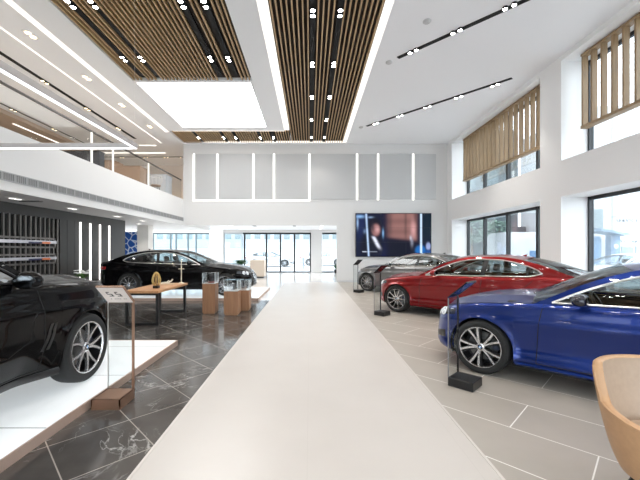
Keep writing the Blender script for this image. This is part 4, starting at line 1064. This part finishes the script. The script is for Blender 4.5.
text_obj('SERVICE', ax(616), -.02, az(222.3), .36, M('letter_grey', (.06,.07,.08), .5), t, 'lettering')
text_obj('YANBAOHANG', ax(620), -.02, az(243), .34, MATS['letter_grey'], t, 'lettering')
t = thing('entrance_canopy', 'pale blue sloping canopy and sign panel on the service building', 'canopy', (0, YA-1.2, 0))
k_ = (YA-1.2)/YA
q = MB(); q.prism([(ax(589)*k_, az(230)), (ax(618)*k_, az(235.2)), (ax(618)*k_, az(237)), (ax(589)*k_, az(232.5))], -.4, 1.0, Matrix.Rotation(PI/2, 4, 'X')); q.build('canopy_beam', M('canopy_blue', (.17,.25,.33), .4), t, smooth=0)
q = MB(); q.box(ax(609)*k_, ax(618.5)*k_, -.15, .3, 0, az(235)); q.build('sign_panel', M('sign_paleblue', (.14,.23,.34), .4), t, smooth=0)
q = MB(); q.lathe([(0,-.02),(.16,-.02),(.16,.02)], 20, Matrix.Translation((ax(614)*k_, -.16, az(246.5))), axis='y'); q.build('sign_roundel', facade, t)
q = MB(); q.box(ax(590)*k_, ax(600)*k_, -.05, .2, 0, az(237)); q.build('blue_panel', bluep, t, smooth=0)
t = thing('grey_building', 'grey building with a dark eave band outside the far right window', 'building', (0, 31, 0))
q = MB(); q.box(9, 19.9, 2, 8, 0, 13); q.build('wall', M('pale_grey_wall', (.12,.145,.155), .6), t, smooth=0)
q = MB(); q.box(9, 19.9, .8, 2, 3.0, 3.7); q.build('eave', wdark, t, smooth=0)
for i in range(4):
    q = MB(); q.box(10+2.2*i, 11.4+2.2*i, 1.97, 2, 4.5, 6.2); q.build('window', wing, t, smooth=0); q = MB(); q.box(10+2.2*i, 11.4+2.2*i, 1.97, 2, 7.4, 9.2); q.build('window', wing, t, smooth=0)
    q = MB(); q.box(10+2.2*i, 11.0+2.2*i, 1.97, 2, .3, 2.6); q.build('window', wing, t, smooth=0)
t = thing('garden_wall_block', 'white low block with small dark opening outside the far right window', 'building', (0, 25, 0))
q = MB(); q.box(14.2, 17.3, 0, 3, 0, 2.85); q.build('wall', facade, t, smooth=0); q = MB(); q.box(15.9, 16.6, -.02, 0, .4, 1.5); q.build('opening', M('opening_blue', (.12,.22,.38), .4), t, smooth=0)
def tree(x, y, h, r, label):
    t = thing('tree', label, 'tree', (x, y, -.02), 0, 'trees outside')
    q = MB(); q.tube([(0,0,0),(.05,.02,h*.35),(0,0,h*.75)], lambda f: .14-.09*f, 8); q.build('trunk', M('bark', (.16,.12,.09), .9), t)
    q = MB()
    for i in range(420):
        a, b_ = random.uniform(0, 2*PI), random.uniform(-1, 1); rr = r*random.uniform(.4, 1)**.5; c = Vector((rr*math.cos(a)*math.sqrt(1-b_*b_), rr*math.sin(a)*math.sqrt(1-b_*b_), h*.72+rr*b_*.9)); e = Vector((random.uniform(-1,1), random.uniform(-1,1), random.uniform(-1,1))).normalized(); f = e.orthogonal().normalized(); s = .16
        q.add([c-e*s, c+f*s*.5, c+e*s, c-f*s*.5], [(0,1,2,3)])
    q.build('foliage', M('hazy_leaf', (.16,.23,.19), .8), t)
tree(12.4, 26.5, 4.4, 1.3, 'hazy tree outside the far right window'); tree(16.4, 29.9, 4.6, 1.0, 'hazy tree behind the white low block outside')
# across the street from the doors
t = thing('street_building', 'pale building with rows of windows across the street beyond the doors', 'building', (0, 46, 0))
q = MB(); q.box(-24, 9, 0, 8, 0, 9); q.build('wall', M('street_wall', (.40,.44,.47), .6), t, smooth=0)
for i in range(24):
    for zz in (3.0, 5.6):
        q = MB(); q.box(-23+1.3*i, -22.2+1.3*i, -.05, 0, zz, zz+1.5); q.build('window', wing, t, smooth=0)
t = thing('boundary_wall', 'low white boundary wall across the street beyond the doors', 'wall', (0, 41, 0))
q = MB(); q.box(-24, 9, 0, .3, 0, 1.75); q.build('wall', facade, t, smooth=0); q = MB(); q.box(-24, 9, -.04, .34, 1.75, 1.85); q.build('coping', seam, t, smooth=0)
q = MB(); q.lathe([(0,0),(.09,0),(.09,.9),(.05,.98),(0,1.0)], 14, Matrix.Translation((-.55, 28.5, -.02))); tag(q.build('bollard', M('bollard_grey', (.25,.28,.32), .5)), 'grey bollard outside right half of the glass doors', 'bollard')

# ------------------------------------------------------------------ light
w = bpy.data.worlds.new('world'); sc.world = w; w.use_nodes = True; bg = w.node_tree.nodes['Background']
bg.inputs['Color'].default_value = (.93,.97,1,1); bg.inputs['Strength'].default_value = 3.9
def spot(x, y, z, p, ang=75, col=(1,.97,.93), tgt=None, r=.06):
    l = bpy.data.lights.new('spot_lamp', 'SPOT'); l.energy = p; l.spot_size = math.radians(ang); l.spot_blend = .6; l.shadow_soft_size = r; l.color = col
    o = bpy.data.objects.new('spot_lamp', l); COL.objects.link(o); o.location = (x, y, z)
    if tgt: o.rotation_euler = (Vector(tgt)-Vector((x, y, z))).to_track_quat('-Z', 'Y').to_euler()
    return o
for p in ((413, 50), (456.5, 30), (509.7, 5), (400, 115), (458.7, 96), (495, 84)):
    x, y = cpt(*p); spot(x, y, ZC-.08, 110, 85, (1,.94,.87), r=.09)
for y in sy:
    for x in (.06, .65): spot(x, y, ZC-.02, 38, 95, (1,.94,.87), r=.09)
for x in (-4.74, -2.42):
    for y in (-.8, 2.2, 5.2, 9.2): spot(x, y, ZC-.02, 70, 85, (1,.94,.87), r=.09)
for y in (6.1, 8.15, 10.2, 12.1, 14.2): spot(-6.6, y, ZC-.06, 40, 100, (1,.84,.66))
for y in (6.4, 9.4, 12.4, 14.4): spot(-8.0, y, ZC-.08, 45, 120, (1,.82,.64))
for y in (10, 13): spot(-10.2, y, ZC-.1, 40, 130, (1,.82,.64))
for x in (-9.5, -7.4): spot(x, 18.9, ZC-.08, 60, 120, (1,.82,.64))
for y in (5.8, 7.9, 9.8, 12.07, 13.9): spot(-6.75, y, 2.70, 22, 110, (1,.95,.88))

for x, y in ((-6.5, 18.5), (-3.0, 18.6), (-4.5, 21.5), (-.5, 18.8), (-1.2, 21.8), (1.2, 20.5), (-8.6, 19.5)): spot(x, y, (ZH if x > -6 else 2.74)-.05, 60, 140, (1,.96,.90), r=.1)

for p in ((2.6, 3.83), (3.9, 2.5), (5.3, 1.05)): spot(p[0], p[1], ZC-.08, 110, 85, (1,.94,.87), r=.09)

spot(-7.7, 15.5, 2.70, 35, 130, (1,.95,.88))  # lamp of the added downlight, lifts the dim column by the poster
